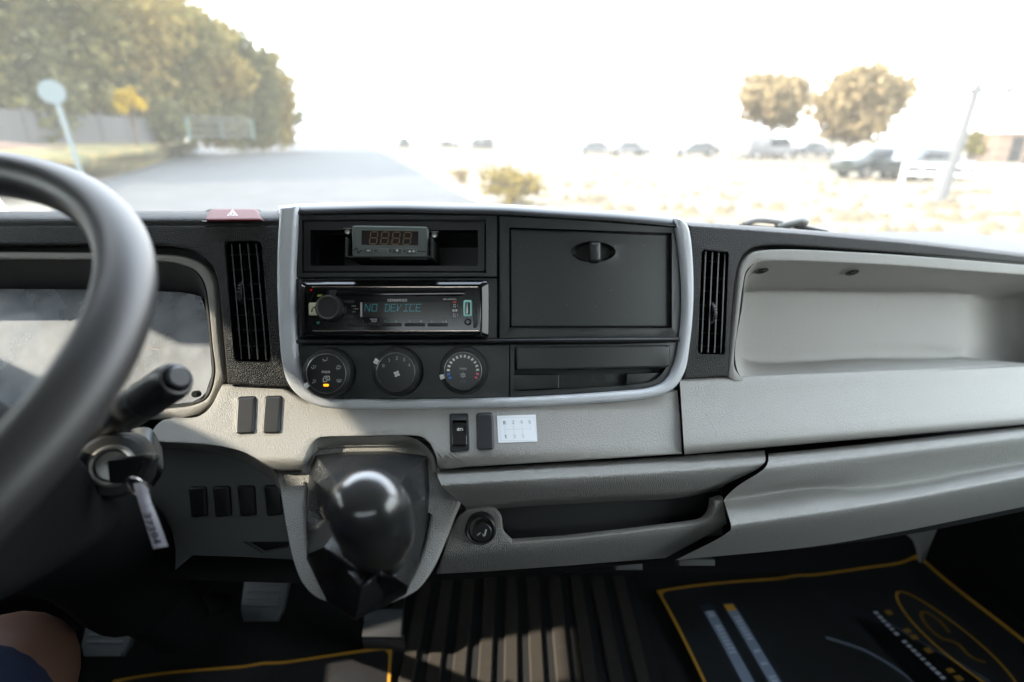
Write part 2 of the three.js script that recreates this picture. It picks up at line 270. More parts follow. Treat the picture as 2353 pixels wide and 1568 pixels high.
// driver side face with its vent, from the cluster hood to the centre stack
const hood = smoothLine([[-500, 566], [0, 563], [300, 563], [400, 567], [446, 579], [482, 606], [498, 645], [507, 720], [514, 800], [521, 884]], 6);
const ventL = quadOutline([507, 548], [606, 546], [633, 841], [532, 838], 18), ventR = quadOutline([1607, 566], [1681, 573], [1671, 823], [1596, 821], 14);
plate(dash, 'driver_face', M.pad, [[-500, 519], [640, 517], [664, 600], [664, 760], [672, 892], [600, 889], ...hood.slice().reverse()], { n: -4, t: 26, b: 6, bs: 3, holes: [ventL], edge: 60, label: 'black grained dash face around the driver vent' });
const passTop = smoothLine([[1674, 866], [1680, 760], [1690, 650], [1700, 604], [1718, 578], [1750, 566], [2000, 577], [2353, 606], [2700, 640]], 6);
plate(dash, 'passenger_face', M.pad, [[1585, 517], [1700, 525], [1850, 536], [2100, 558], [2353, 588], [2700, 628], ...passTop.slice().reverse(), [1572, 872], [1580, 700]], { n: -4, t: 26, b: 5, bs: 3, holes: [ventR], edge: 50, label: 'black grained dash face around the passenger vent' });

// centre stack: hood, silver bezel, black panels
const stackTop = (u) => { const P = [[630, 474], [680, 468], [900, 464], [1150, 469], [1400, 484], [1550, 496], [1600, 506]]; for (let i = 1; i < P.length; i++) if (u <= P[i][0]) return lerp(P[i - 1][1], P[i][1], (u - P[i - 1][0]) / (P[i][0] - P[i - 1][0])); return 506; };
const SU = [676, 760, 900, 1030, 1150, 1280, 1400, 1500, 1562], srow = (dv, n) => SU.map((u) => [u, stackTop(u) + dv, n]);
loft(dash, 'stack_hood', M.blackFine, [srow(34, -300), srow(7, -80), srow(0, -22), srow(4, -8), srow(13, 0), srow(24, 1.5), srow(27, -4)], 60, 5);
const innerL = [[681, 470], [677, 560], [674, 640], [676, 740], [681, 820], [693, 868], [716, 900], [752, 916], [800, 919]];
const innerB = [[1150, 916], [1300, 909], [1440, 899], [1490, 894]], innerR = [[1530, 880], [1553, 845], [1566, 790], [1574, 700], [1570, 600], [1557, 500]];
const outerL = [[640, 474], [634, 560], [633, 660], [637, 760], [645, 840], [660, 885], [690, 917], [735, 937], [800, 943]];
const outerB = [[1000, 943], [1200, 938], [1400, 927], [1490, 917]], outerR = [[1548, 898], [1577, 858], [1590, 790], [1598, 700], [1597, 600], [1586, 520], [1572, 502]];
const bezelOut = smoothLine([...outerL, ...outerB, ...outerR], 4), bezelIn = smoothLine([...innerL, ...innerB, ...innerR], 4);
plate(dash, 'stack_bezel', M.bezel, [...bezelOut, ...bezelIn.slice().reverse()], { n: 7, t: 30, b: 9, bt: 6, bs: 4, edge: 50, label: 'silver-grey U-shaped trim round the centre stack' });
for (const [pts, nm] of [[[[640, 474], [681, 470]], 'bezel_shoulder'], [[[1557, 499], [1574, 503]], 'bezel_shoulder']])
  loft(dash, nm, M.bezel, [pts.map(([u, v]) => [u, v + 24, -230]), pts.map(([u, v]) => [u, v + 3, -60]), pts.map(([u, v]) => [u, v, -14]), pts.map(([u, v]) => [u, v + 4, 0]), pts.map(([u, v]) => [u, v + 16, 5])], 6, 5);
plate(dash, 'stack_backing', M.deep, [[678, 492], [900, 488], [1150, 492], [1400, 504], [1566, 516], [1570, 600], [1574, 700], [1562, 800], [1530, 880], [1470, 896], [1150, 914], [760, 914], [690, 870], [674, 760], [672, 640]], { n: -14, t: 3, b: 0, edge: 60, holes: [rrect(704, 522, 1106, 618, 4), rrect(1166, 530, 1548, 758, 4)] });
plate(dash, 'slot_panel', M.black, [[682, 494], [900, 491], [1142, 495], [1142, 636], [679, 638], [676, 560]], { n: -1, t: 12, b: 2, holes: [rrect(692, 503, 1119, 629, 3)], edge: 80 });
plate(dash, 'slot_frame', M.blackFine, rrect(693, 504, 1118, 628, 8), { n: -4, t: 20, b: 5, bt: 6, holes: [rrect(708, 524, 1103, 616, 3)] });
plate(dash, 'radio_panel', M.black, [[677, 641], [1142, 640], [1142, 779], [679, 780]], { n: -1, t: 12, b: 2, holes: [rrect(690, 650, 1116, 770, 5)], edge: 80 });
const rightTop = (u) => stackTop(u) + 25;
plate(dash, 'compartment_frame', M.black, [[1147, 496], [1280, 502], [1400, 510], [1550, 522], [1556, 560], [1566, 640], [1567, 720], [1563, 777], [1147, 779]], { n: -1, t: 14, b: 2.5, holes: [quadOutline([1167, 520], [1547, 533], [1547, 757], [1168, 757], 5)], edge: 50 });
{ // recessed compartment door with an oval pull
  const pull = Array.from({ length: 40 }, (_, i) => { const a = i / 40 * 2 * Math.PI; return [1363 + 55 * Math.cos(a), 579 + 27 * Math.sin(a)]; });
  const door = plate(dash, 'compartment_door', M.black, quadOutline([1173, 526], [1541, 539], [1541, 751], [1174, 751], 5), { n: -7, t: 10, b: 3, holes: [pull], edge: 45, label: 'square black compartment lid with an oval pull' });
  loft(door, 'pull_recess', M.blackFine, [0, 0.45, 0.8, 1].map((k) => pull.concat([pull[0]]).map(([u, v]) => [1363 + (u - 1363) * (1 - 0.75 * k), 579 + (v - 579) * (1 - 0.75 * k) + 6 * k, -7.2 - 14 * Math.sqrt(k)])), 40, 3);
  loft(door, 'pull_grip', M.blackFine, [[1350, 552], [1353, 560], [1354, 579], [1354, 598], [1351, 606]].map(([u, v], i) => [[u, v, i % 4 ? -6 : -16], [u + 3, v, i % 4 ? -3 : -9], [u + 13, v + 1, i % 4 ? -2 : -8], [u + 25, v, i % 4 ? -3 : -9], [u + 28, v, i % 4 ? -8 : -18]]), 12, 5);
  const hole = plate(dash, 'compartment_recess', M.deep, quadOutline([1165, 518], [1549, 531], [1549, 759], [1166, 759], 5), { n: -15, t: 3, b: 0, edge: 60 });
}
loft(dash, 'shelf_ridge', M.blackFine, [[778, -4], [780, 2], [784, 4], [789, 2], [792, -4]].map(([v, n]) => [[680, v + 1, n], [1000, v, n], [1300, v - 2, n], [1562, v - 4, n]]), 40, 3);
plate(dash, 'climate_panel', M.black, [[679, 794], [1170, 793], [1170, 914], [1000, 917], [800, 917], [755, 914], [718, 898], [695, 866], [684, 822]], { n: -1, t: 12, b: 2, edge: 80 });
plate(dash, 'card_holder_frame', M.black, [[1172, 793], [1400, 791], [1562, 786], [1562, 800], [1549, 845], [1527, 877], [1488, 892], [1440, 897], [1300, 906], [1172, 912]], { n: -1, t: 12, b: 2, holes: [[[1180, 798], [1538, 795], [1540, 800], [1539, 826], [1533, 846], [1522, 862], [1508, 874], [1490, 881], [1440, 888], [1300, 896], [1190, 901], [1182, 897], [1179, 890]]], edge: 50 });
plate(dash, 'card_holder_recess', M.deep, [[1174, 795], [1552, 790], [1550, 850], [1500, 889], [1300, 904], [1176, 906]], { n: -30, t: 3, b: 0, edge: 60 });
const drawer = plate(dash, 'card_drawer', M.black, quadOutline([1184, 796], [1543, 792], [1541, 846], [1186, 853], 9), { n: 1, t: 18, b: 6, bt: 4, bs: 3, edge: 50, label: 'flat black drawer front above a card slot' });
plate(dash, 'card_slot_block', M.blackFine, quadOutline([1178, 861], [1285, 861], [1285, 894], [1181, 897], 4), { n: -4, t: 22, b: 2, edge: 60 });
plate(dash, 'card_slot_block', M.blackFine, quadOutline([1441, 859], [1538, 856], [1510, 882], [1440, 888], 3), { n: -6, t: 20, b: 2, edge: 60 });
plate(dash, 'card_slot_plate', M.blackFine, quadOutline([1286, 862], [1440, 858], [1440, 878], [1286, 882], 2), { n: -14, t: 8, b: 1, edge: 60 });
// pocket behind the slot frame: open box
{ const a = [[706, 522], [1105, 522], [1105, 618], [706, 618]], q = (k, n) => a.map(([u, v]) => [lerp(905, u, k), lerp(570, v, k), n]);
  const ring = (l) => [...l, l[0]], mk = (l) => ring(l).map((p) => Q(...p));
  const f = mk(q(1, -6)), b = a.map(([u, v]) => Q(u, v, -6).addScaledVector(normalAt(u, v), -0.13)); b.push(b[0]);
  const g = []; for (let i = 0; i < 4; i++) g.push(f[i], f[i + 1], b[i], f[i + 1], b[i + 1], b[i]); g.push(b[0], b[1], b[2], b[0], b[2], b[3]);
  const geo = new THREE.BufferGeometry().setFromPoints(g); geo.computeVertexNormals(); add(dash, 'slot_pocket', geo, M.blackFine);
  const m = frameAt(905, 590, -40); add(dash, 'pocket_bracket', [boxGeo(m, 6, -8, -8, 86, 1.5, 60), boxGeo(m, -38, 2, -8, 1.5, 20, 60), boxGeo(m, 49, 2, -8, 1.5, 20, 60)], M.deep); }
// rotary climate controls
function knob(u, v, r, face, markAngle, label) {
  const k = pitchAt(u) * 1000, m = frameAt(u, v, -1), R = r * k;
  const g = latheGeo(m, [[R * 1.04, -3], [R * 1.04, 1], [R, 2.5], [R * 0.97, 11], [R * 0.93, 13], [R * 0.78, 14.2], [R * 0.77, 13], [R * 0.76, 12.8]], 64), ribs = [];
  for (let i = 0; i < 72; i++) { const a = i / 72 * 2 * Math.PI; ribs.push(boxGeo(m.clone().multiply(new THREE.Matrix4().makeRotationZ(a)), R * 0.975, 0, 2.5, 1.3, R * 0.045, 9, 0.3)); }
  const body = add(dash, 'control_knob', [g, ...ribs], M.blackFine, { label });
  const fg = inFrame(new THREE.CircleGeometry(R * 0.765, 56).translate(0, 0, 13.4), m);
  add(body, 'dial_face', fg, mat({ map: face, roughness: 0.3, emissiveMap: face.userData.lit ?? null, emissive: face.userData.lit ? rgb(0.5, 0.5, 0.5) : rgb(0, 0, 0) }), { keepUV: true });
  add(body, 'dial_ring', latheGeo(m, [[R * 0.765, 13.2], [R * 0.775, 14.4], [R * 0.79, 14.2]], 64), M.steel);
  add(body, 'pointer_mark', boxGeo(m.clone().multiply(new THREE.Matrix4().makeRotationZ(markAngle * Math.PI / 180)), R * 0.9, 0, 10, R * 0.2, R * 0.2, 4, 0.5), M.white);
}
const figure = (x, a, b, s, foot, face) => { x.save(); x.translate(a, b); x.scale(s, s); x.lineCap = 'round'; x.lineWidth = 4; x.beginPath(); x.moveTo(-16, 16); x.lineTo(-8, 3); x.lineTo(8, 6); x.lineTo(14, -8); x.stroke(); x.beginPath(); x.arc(17, -16, 3.6, 0, 7); x.fill();
  const arrow = (c, d, t) => { x.save(); x.translate(c, d); x.rotate(t); x.beginPath(); x.moveTo(8, 0); x.lineTo(0, -6); x.lineTo(0, -2); x.lineTo(-8, -2); x.lineTo(-8, 2); x.lineTo(0, 2); x.lineTo(0, 6); x.fill(); x.restore(); };
  if (face) arrow(-2, -16, 0); if (foot) arrow(-22, -2, 1.57); x.restore(); };
const screenIcon = (x, a, b, s) => { x.save(); x.translate(a, b); x.scale(s, s); x.lineWidth = 3; x.beginPath(); x.moveTo(-24, -8); x.quadraticCurveTo(0, -22, 24, -8); x.lineTo(15, 10); x.quadraticCurveTo(0, 4, -15, 10); x.closePath(); x.stroke(); for (const q of [-8, 0, 8]) { x.beginPath(); x.moveTo(q, -8); x.bezierCurveTo(q + 6, -2, q - 6, 6, q, 16); x.stroke(); } x.restore(); };
const dialBase = (x) => { x.fillStyle = '#131414'; x.fillRect(0, 0, 512, 512); for (let i = 0; i < 60; i++) { x.fillStyle = `rgba(200,200,190,${0.15 + 0.5 * rnd() ** 2})`; x.beginPath(); x.arc(rnd() * 512, rnd() * 512, 0.6 + 1.4 * rnd() ** 2, 0, 7); x.fill(); } x.fillStyle = x.strokeStyle = '#d9dad4'; x.textAlign = 'center'; x.textBaseline = 'middle'; };
const airDraw = (x) => { dialBase(x); figure(x, 246, 76, 1.5, 1, 0); figure(x, 92, 178, 1.4, 1, 1); figure(x, 422, 186, 1.4, 1, 0); screenIcon(x, 415, 158, 0.9); figure(x, 92, 366, 1.4, 0, 1); screenIcon(x, 424, 352, 1.4);
  x.font = 'bold 44px sans-serif'; x.fillText('PUSH', 250, 236); x.lineWidth = 9; x.beginPath(); x.moveTo(216, 365); x.lineTo(214, 325); x.lineTo(238, 292); x.lineTo(296, 292); x.lineTo(300, 340); x.lineTo(262, 345); x.lineTo(258, 360); x.closePath(); x.stroke(); x.lineWidth = 7; x.beginPath(); x.moveTo(282, 310); x.lineTo(250, 310); x.lineTo(240, 328); x.lineTo(284, 330); x.stroke();
  x.fillStyle = '#ff9a10'; x.beginPath(); x.roundRect(216, 394, 74, 32, 14); x.fill(); };
const airFace = canvasMap(512, 512, airDraw);
airFace.userData.lit = canvasMap(512, 512, (x) => { x.fillStyle = '#000'; x.fillRect(0, 0, 512, 512); x.fillStyle = '#ff9410'; x.beginPath(); x.roundRect(216, 394, 74, 32, 14); x.fill(); });
const fanFace = canvasMap(512, 512, (x) => { dialBase(x); x.font = '58px serif'; [['0', 86, 172], ['1', 166, 96], ['2', 268, 72], ['3', 366, 92], ['4', 436, 162]].forEach(([t, a, b]) => x.fillText(t, a, b));
  for (let i = 0; i < 4; i++) { x.save(); x.translate(268, 282); x.rotate(i * Math.PI / 2 + 0.3); x.beginPath(); x.ellipse(2, -25, 18, 21, 0.4, 0, 7); x.fill(); x.restore(); } });
const heatFace = canvasMap(512, 512, (x) => { dialBase(x); for (let i = 0; i < 16; i++) { const a = (-208 + i * 236 / 15 * 1.0) * Math.PI / 180; x.save(); x.translate(256, 256); x.rotate(a); x.fillStyle = i < 2 ? '#1c7fe0' : i > 13 ? '#e8506a' : '#dcdcd4'; x.fillRect(185, -16, 40, 28); x.restore(); }
  x.fillStyle = x.strokeStyle = '#c8c9c4'; x.font = '40px sans-serif'; x.fillText('PUSH', 256, 228); x.lineWidth = 5; for (let i = 0; i < 6; i++) { x.save(); x.translate(256, 318); x.rotate(i * Math.PI / 3); x.beginPath(); x.moveTo(0, -14); x.lineTo(0, -38); x.moveTo(-9, -34); x.lineTo(0, -25); x.lineTo(9, -34); x.moveTo(-14, -8); x.lineTo(0, -16); x.lineTo(14, -8); x.stroke(); x.restore(); }
  x.lineWidth = 3; x.strokeStyle = '#777'; x.beginPath(); x.roundRect(222, 392, 68, 24, 12); x.stroke(); });
knob(759.4, 857, 57, airFace, 211, 'air direction knob with seat icons and an amber light');
knob(915.7, 853.5, 55.5, fanFace, 152, 'fan speed knob numbered 0 to 4');
knob(1066.5, 851, 54, heatFace, 196, 'temperature knob with blue and red marks');

// air vents
function vent(outline, corners, fins, cross, wheelAt, label) {
  const [tl, tr, br, bl] = corners, at = (s, t) => [lerp(lerp(tl[0], tr[0], s), lerp(bl[0], br[0], s), t), lerp(lerp(tl[1], tr[1], s), lerp(bl[1], br[1], s), t)];
  const grow = (k) => outline.map(([u, v]) => { const c = at(0.5, 0.5); return [c[0] + (u - c[0]) * k, c[1] + (v - c[1]) * (1 - (1 - k) * 0.35)]; });
  const body = plate(dash, 'air_vent', M.blackFine, grow(0.985), { n: -6, t: 40, b: 2, holes: [grow(0.88)], label, edge: 60 });
  plate(body, 'duct_back', M.deep, grow(0.97), { n: -48, t: 3, b: 0 });
  for (const f of fins) { const g = [], A = at(f, 0.03), B = at(f, 0.97), d = 1.7;
    loft(body, 'vertical_slat', M.slat, [[-d, -38], [-d, -6], [-d * 0.8, -4.2], [d * 0.8, -4.2], [d, -6], [d, -38]].map(([x, n]) => [[A[0] + x, A[1] + (n < -10 ? 2 : 0), -8 + (n + 4)], [lerp(A[0], B[0], 0.5) + x, lerp(A[1], B[1], 0.5), -5 + (n + 4)], [B[0] + x, B[1], -8 + (n + 4)]]), 8, 2, { crease: 0.5 }); }
  for (const c of cross) { const A = at(0.02, c), B = at(0.98, c); loft(body, 'cross_slat', M.slat, [[-1, -34], [-1, -15], [1, -15], [1, -34]].map(([y, n]) => [[A[0], A[1] + y, n], [B[0], B[1] + y, n]]), 6, 2, { crease: 0.5 }); }
  const wp = at(wheelAt[0], wheelAt[1]), wm = frameAt(wp[0], wp[1], -16);
  const ridges = [latheGeo(wm.clone().multiply(new THREE.Matrix4().makeRotationY(Math.PI / 2)), [[0.01, -2], [12, -2], [13, -1.2], [13, 1.2], [12, 2], [0.01, 2]], 36)];
  for (let i = 0; i < 24; i++) ridges.push(boxGeo(wm.clone().multiply(new THREE.Matrix4().makeRotationX(i / 24 * 2 * Math.PI)), 0, 0, 12.4, 4.4, 2, 1.6, 0.5));
  add(body, 'thumb_wheel', ridges, M.blackFine);
}
vent(ventL, [[513, 553], [603, 551], [628, 836], [537, 833]], [0.2, 0.41, 0.62, 0.83], [0.12, 0.24, 0.36, 0.48, 0.61, 0.73, 0.86], [0.44, 0.43], 'tall driver side vent with black slats');
vent(ventR, [[1611, 570], [1677, 577], [1667, 819], [1600, 817]], [0.17, 0.4, 0.62, 0.84], [0.12, 0.27, 0.4, 0.53, 0.66, 0.79, 0.91], [0.36, 0.6], 'narrow passenger side vent with black slats');

// hazard button on the dash top
{ const h = plate(dash, 'hazard_switch', M.red, quadOutline([480, 478], [588, 478], [603, 506], [466, 507], 9), { n: 4, t: 16, b: 5, bt: 6, bs: 4, nf: (u, v) => (v - 507) * 1.1, label: 'dark red hazard light button with white triangle outlines' });
  const tri = (k, w) => { const a = [[534, 481.5], [546, 495.5], [522, 495.5]], c = [534, 491]; const p = a.map(([u, v]) => [c[0] + (u - c[0]) * k, c[1] + (v - c[1]) * k]), q = a.map(([u, v]) => [c[0] + (u - c[0]) * (k - w), c[1] + (v - c[1]) * (k - w)]); return plateGeo(p, { n: 4.5, t: 0.6, b: 0, holes: [q], nf: (u, v) => (v - 507) * 1.1 }); };
  add(h, 'warning_triangle', [tri(1, 0.13), tri(0.55, 0.14)], M.white);
  plate(dash, 'hazard_seat', M.deep, quadOutline([474, 480], [596, 480], [610, 509], [460, 510], 9), { n: -4, t: 8, b: 1, nf: (u, v) => (v - 507) * 1.1 }); }

// lower beige panel, tilted up towards the windscreen
const tiltB = (u, v) => { const t = clamp((v - 905) / 150, -0.5, 1.3), roll = clamp((v - 1040 + (u - 1000) * 0.02) / 40, 0, 1); return -4 + 40 * t - 15 * roll * roll; };
const swL = [quadOutline([541, 911], [588, 909], [584, 998], [536, 1000], 9), quadOutline([604, 909], [649, 908], [643, 998], [597, 998], 9)];
const swR = [quadOutline([1031, 950], [1077, 949], [1080, 1038], [1033, 1041], 6), quadOutline([1092, 948], [1134, 947], [1137, 1036], [1094, 1038], 9)];
plate(dash, 'lower_panel', M.grey, [...smoothLine([[338, 1012], [350, 985], [372, 966], [420, 965], [458, 955], [483, 932], [497, 905], [508, 884]], 4), [560, 885], [648, 891], [668, 905], [700, 925], [800, 935], [1000, 935], [1300, 925], [1480, 908], [1560, 897], [1566, 960], [1571, 1042], ...smoothLine([[1571, 1045], [1400, 1056], [1200, 1068], [1080, 1075], [1008, 1077], [1000, 1050], [985, 1020], [965, 1006], [930, 1003]], 5), ...smoothLine([[760, 1006], [730, 1010], [712, 1030], [700, 1062], [694, 1083]], 5), ...smoothLine([[660, 1084], [632, 1083], [600, 1066], [560, 1043], [500, 1028], [430, 1021], [380, 1020]], 5)],
  { n: 0, t: 14, b: 5, bt: 5, bs: 4, nf: tiltB, holes: [...swL, ...swR], edge: 26, label: 'beige-grey panel below the stack holding switches' });
{ const top = (u) => 866 - (u - 1680) * 0.042, bot = (u) => 1045 - (u - 1576) * 0.088, us = [1573, 1610, 1660, 1720, 1850, 2000, 2180, 2353, 2640];
  loft(dash, 'passenger_panel', M.grey, [[0, -24], [0.005, -9], [0.04, -5], [0.3, 8], [0.6, 24], [0.8, 34], [0.9, 37], [0.96, 35], [0.99, 28], [1, 8]].map(([t, n]) => us.map((u, i) => [i ? u : 1562 + 11 * t, lerp(top(u), bot(u), t), n])), 90, 4, { label: 'wide pale grey passenger dash panel' }); }
// blank switches and the fog lamp switch
function blank(parent, name, o, n, m, label) { return plate(parent, name, m, o, { n, t: 12, b: 6, bt: 4, bs: 4, nf: tiltB, label, edge: 12 }); }
const shrink = (o, k) => { const c = o.reduce((a, p) => [a[0] + p[0] / o.length, a[1] + p[1] / o.length], [0, 0]); return o.map(([u, v]) => [c[0] + (u - c[0]) * k, c[1] + (v - c[1]) * (1 - (1 - k) * 0.5)]); };
swL.forEach((o) => blank(dash, 'blank_switch', shrink(o, 0.94), 3, M.blackFine, 'black blank switch cover beside the cluster'));
blank(dash, 'blank_switch', shrink(swR[1], 0.95), 3, M.blackFine, 'black blank switch cover next to the gear sticker');
plate(dash, 'switch_well', M.deep, rrect(530, 903, 660, 1005, 8), { n: -8, t: 2, b: 0, nf: tiltB });
plate(dash, 'switch_well', M.deep, rrect(1024, 942, 1142, 1046, 8), { n: -8, t: 2, b: 0, nf: tiltB });
{ const f = plate(dash, 'fog_lamp_switch', M.blackFine, shrink(swR[0], 0.96), { n: 1, t: 10, b: 2, nf: tiltB, holes: [rrect(1038, 964, 1074, 1024, 4)], label: 'rocker switch with a white fog lamp symbol' });
  plate(f, 'rocker', M.gloss, rrect(1039, 966, 1073, 1024, 3), { n: 0, t: 10, b: 2, bs: 3, nf: (u, v) => tiltB(u, v) + (v > 1000 ? (v - 1000) * 0.12 : (v - 1000) * 0.05) });
  const fog = canvasMap(128, 128, (x) => { x.fillStyle = '#060606'; x.fillRect(0, 0, 128, 128); x.strokeStyle = '#eee'; x.lineWidth = 7; x.beginPath(); x.moveTo(70, 38); x.lineTo(70, 90); x.bezierCurveTo(120, 90, 120, 38, 70, 38); x.stroke(); for (const k of [46, 64, 82]) { x.beginPath(); x.moveTo(58, k - 5); x.lineTo(20, k + 5); x.stroke(); } x.beginPath(); x.moveTo(48, 30); x.bezierCurveTo(30, 55, 56, 70, 40, 98); x.stroke(); });
  const P = (u, v) => Q(u, v, tiltB(u, v) - 1.0 + 1.3); add(f, 'fog_symbol', printGeo(P(1047, 979), P(1066, 979), P(1047, 998)), mat({ map: fog, roughness: 0.3 }), { keepUV: true }); }
// gear pattern sticker
{ const t = canvasMap(512, 340, (x, w, h) => { x.fillStyle = '#e6e9ec'; x.fillRect(0, 0, w, h); x.strokeStyle = '#b9bcc0'; x.lineWidth = 3; x.strokeRect(22, 22, w - 44, h - 44); x.font = 'bold 66px sans-serif'; x.textAlign = 'center'; x.textBaseline = 'middle';
    [['R', 88, 92, '#6d7075'], ['2', 202, 88, '#aaadb1'], ['4', 312, 84, '#b4b7ba'], ['6', 420, 82, '#aeb1b5'], ['1', 88, 268, '#4d5055'], ['3', 202, 266, '#b4b7ba'], ['5', 312, 262, '#c6c8cb']].forEach(([s, a, b, c]) => { x.fillStyle = c; x.fillText(s, a, b); });
    x.strokeStyle = '#c3c6c9'; x.lineWidth = 4; x.beginPath(); for (const k of [88, 202, 312, 420]) { x.moveTo(k, 130); x.lineTo(k, k > 400 ? 178 : 228); } x.moveTo(88, 178); x.lineTo(420, 174); x.stroke(); });
  const P = (u, v) => Q(u, v, tiltB(u, v) + 0.6), g = bentPrint((s, t) => P(lerp(lerp(1142, 1231, s), lerp(1145, 1235, s), t), lerp(lerp(956, 953, s), lerp(1018, 1015, s), t)));
  const s = add(null, 'gear_sticker', g, mat({ map: t, roughness: 0.45 }), { keepUV: true, at: P(1188, 1018) }); tag(s, 'white sticker with the faded gear pattern on the beige panel', 'sticker'); }

// open passenger shelf
{ const inner = smoothLine([[2700, 652], [2353, 634], [2000, 609], [1780, 602], [1740, 606], [1719, 622], [1710, 660], [1700, 740], [1690, 820], [1692, 846], [1710, 872]], 6).concat([[2000, 858], [2353, 838], [2700, 818]].map((p) => [...p, 0]));
  const outer = smoothLine([[2700, 634], [2353, 607], [2000, 580], [1770, 573], [1726, 582], [1704, 612], [1697, 650], [1686, 750], [1674, 868]], 6);
  plate(dash, 'shelf_rim', M.grey, [...outer, [1690, 880], [1712, 874], ...inner.slice(0, -3).reverse()], { n: -3, t: 16, b: 5, bt: 5, bs: 3, edge: 40 });
  const F = [[2640, 650], [2353, 632], [2000, 607], [1780, 600], [1738, 606], [1716, 628], [1706, 700], [1690, 830], [1712, 874], [2000, 860], [2353, 840], [2640, 824], [2640, 650]];
  const Bk = [[2230, 700], [2212, 674], [2000, 670], [1800, 667], [1730, 668], [1708, 674], [1703, 720], [1700, 810], [1712, 828], [2000, 826], [2200, 822], [2228, 800], [2230, 700]];
  const Bm = F.map((f, i) => [lerp(f[0], Bk[i][0], 0.9), lerp(f[1], Bk[i][1], 0.92)]);
  const toC = (k) => Bk.map(([u, v]) => [lerp(1950, u, k), lerp(748, v, k)]);
  const sh = loft(dash, 'storage_shelf', M.grey, [F.map(([u, v]) => [u, v, -5]), Bm.map(([u, v], i) => F[i][0] > 2360 ? [2330, lerp(F[i][1], v, 0.7), -230] : [u, v, -76]), Bk.map(([u, v], i) => F[i][0] > 2360 ? [u, v, -100] : [u, v, -90]), toC(0.93).map(([u, v]) => [u, v, -94]), toC(0.5).map(([u, v]) => [u, v, -95]), toC(0.0004).map(([u, v]) => [u, v, -95])], 150, 6, { even: false, label: 'open grey passenger storage shelf' });
  for (const [u, v] of [[1750, 623], [1958, 627], [2134, 632], [2296, 643]]) { const e = Array.from({ length: 18 }, (_, i) => { const a = i / 18 * 6.2832; return [u + 17 * Math.cos(a), v - 3.5 * Math.cos(a) + 6 * Math.sin(a)]; }); add(sh, 'clip_hole', loftGeo([e.concat([e[0]]).map(([a, b]) => [a, b, -13 - (b - 618) * 0.9]), e.concat([e[0]]).map(([a, b]) => [u + (a - u) * 0.1, v + (b - v) * 0.1, -14.5 - (b - 618) * 0.9])], 18, 1), M.deep); } }

// lower console: padded edge, open tray, lip with the lighter, and the glovebox
const R2 = (pts) => pts;
{ const base = [[1003, 1082], [1200, 1071], [1400, 1060], [1575, 1049], [1757, 1037]], cut = [0, 0, 0, 0, 1]; // padded front edge: top faces the windscreen, front leans under
  const r = (dv, n, du = 0, dr = 0) => base.map(([u, v], i) => [u + (i === 0 ? du : i === 4 ? dr : 0), v + dv * (i === 4 ? 0.88 : 1), n - i * 2]);
  loft(dash, 'tray_pad', M.greyLeather, [r(-2, 4), r(0, 18), r(4, 26), r(22, 50, 6, 2), r(33, 57, 12, -2), r(48, 54, 24, -18), r(66, 44, 46, -48), r(80, 34, 62, -76), r(88, 18, 70, -88), r(94, -2, 76, -94)], 70, 4); }
plate(dash, 'tray_back', M.grey, [[1070, 1150], [1400, 1135], [1660, 1120], [1660, 1230], [1400, 1260], [1080, 1290]], { n: -34, t: 3, b: 0, edge: 60 });
loft(dash, 'tray_floor', M.grey, [[[1150, 1262, 22], [1400, 1240, 20], [1650, 1205, 18]], [[1150, 1262, -34], [1400, 1240, -36], [1650, 1205, -38]]], 20, 3);
plate(dash, 'tray_lip', M.greyLeather, [...smoothLine([[1000, 1322], [1018, 1270], [1035, 1215], [1060, 1180], [1095, 1162], [1130, 1168], [1152, 1190], [1158, 1225], [1178, 1246]], 5), [1300, 1238], [1450, 1221], ...smoothLine([[1580, 1205], [1622, 1196], [1638, 1178], [1643, 1150]], 5), [1664, 1143], [1668, 1165], [1674, 1205], [1610, 1243], [1530, 1285], [1300, 1303], [1120, 1316]],
  { n: 0, t: 8, b: 4, bt: 4, bs: 3, edge: 11, nf: (u, v) => { const crest = 1262 - (u - 1180) * 0.115, d = v - crest, s = 8 * Math.log(1 + Math.exp(d / 8)); return 40 + (d - s) * 0.22 - s * 0.75; }, label: 'grey tray lip below the open slot' });
plate(dash, 'tray_liner', M.deep, [[1140, 1170], [1655, 1130], [1655, 1205], [1180, 1256]], { n: -20, t: 2, b: 0, edge: 60 });
{ // cigarette lighter
  const m = frameAt(1105, 1215, 32), m2 = frameAt(1109, 1219, 32);
  const l = add(dash, 'lighter_socket', latheGeo(m, [[15, -6], [15, 4], [13.6, 6], [12.2, 5], [11.6, -4]], 40), M.blackFine, { label: 'round black cigarette lighter with a smoke symbol' });
  add(l, 'lighter_button', latheGeo(m2, [[0.01, 7], [8.2, 7], [9.6, 6], [9.8, -4]], 36), M.blackFine);
  const sm = [boxGeo(m2.clone().multiply(new THREE.Matrix4().makeRotationZ(-0.25)), 3, 1, 7, 1.4, 6.5, 0.3, 0.1), boxGeo(m2.clone().multiply(new THREE.Matrix4().makeRotationZ(-0.9)), -1, -3.4, 7, 0.8, 4, 0.3, 0.1), boxGeo(m2.clone().multiply(new THREE.Matrix4().makeRotationZ(0.4)), 0, -2.6, 7, 0.8, 3, 0.3, 0.1)];
  add(l, 'smoke_symbol', sm, cabGrey); }
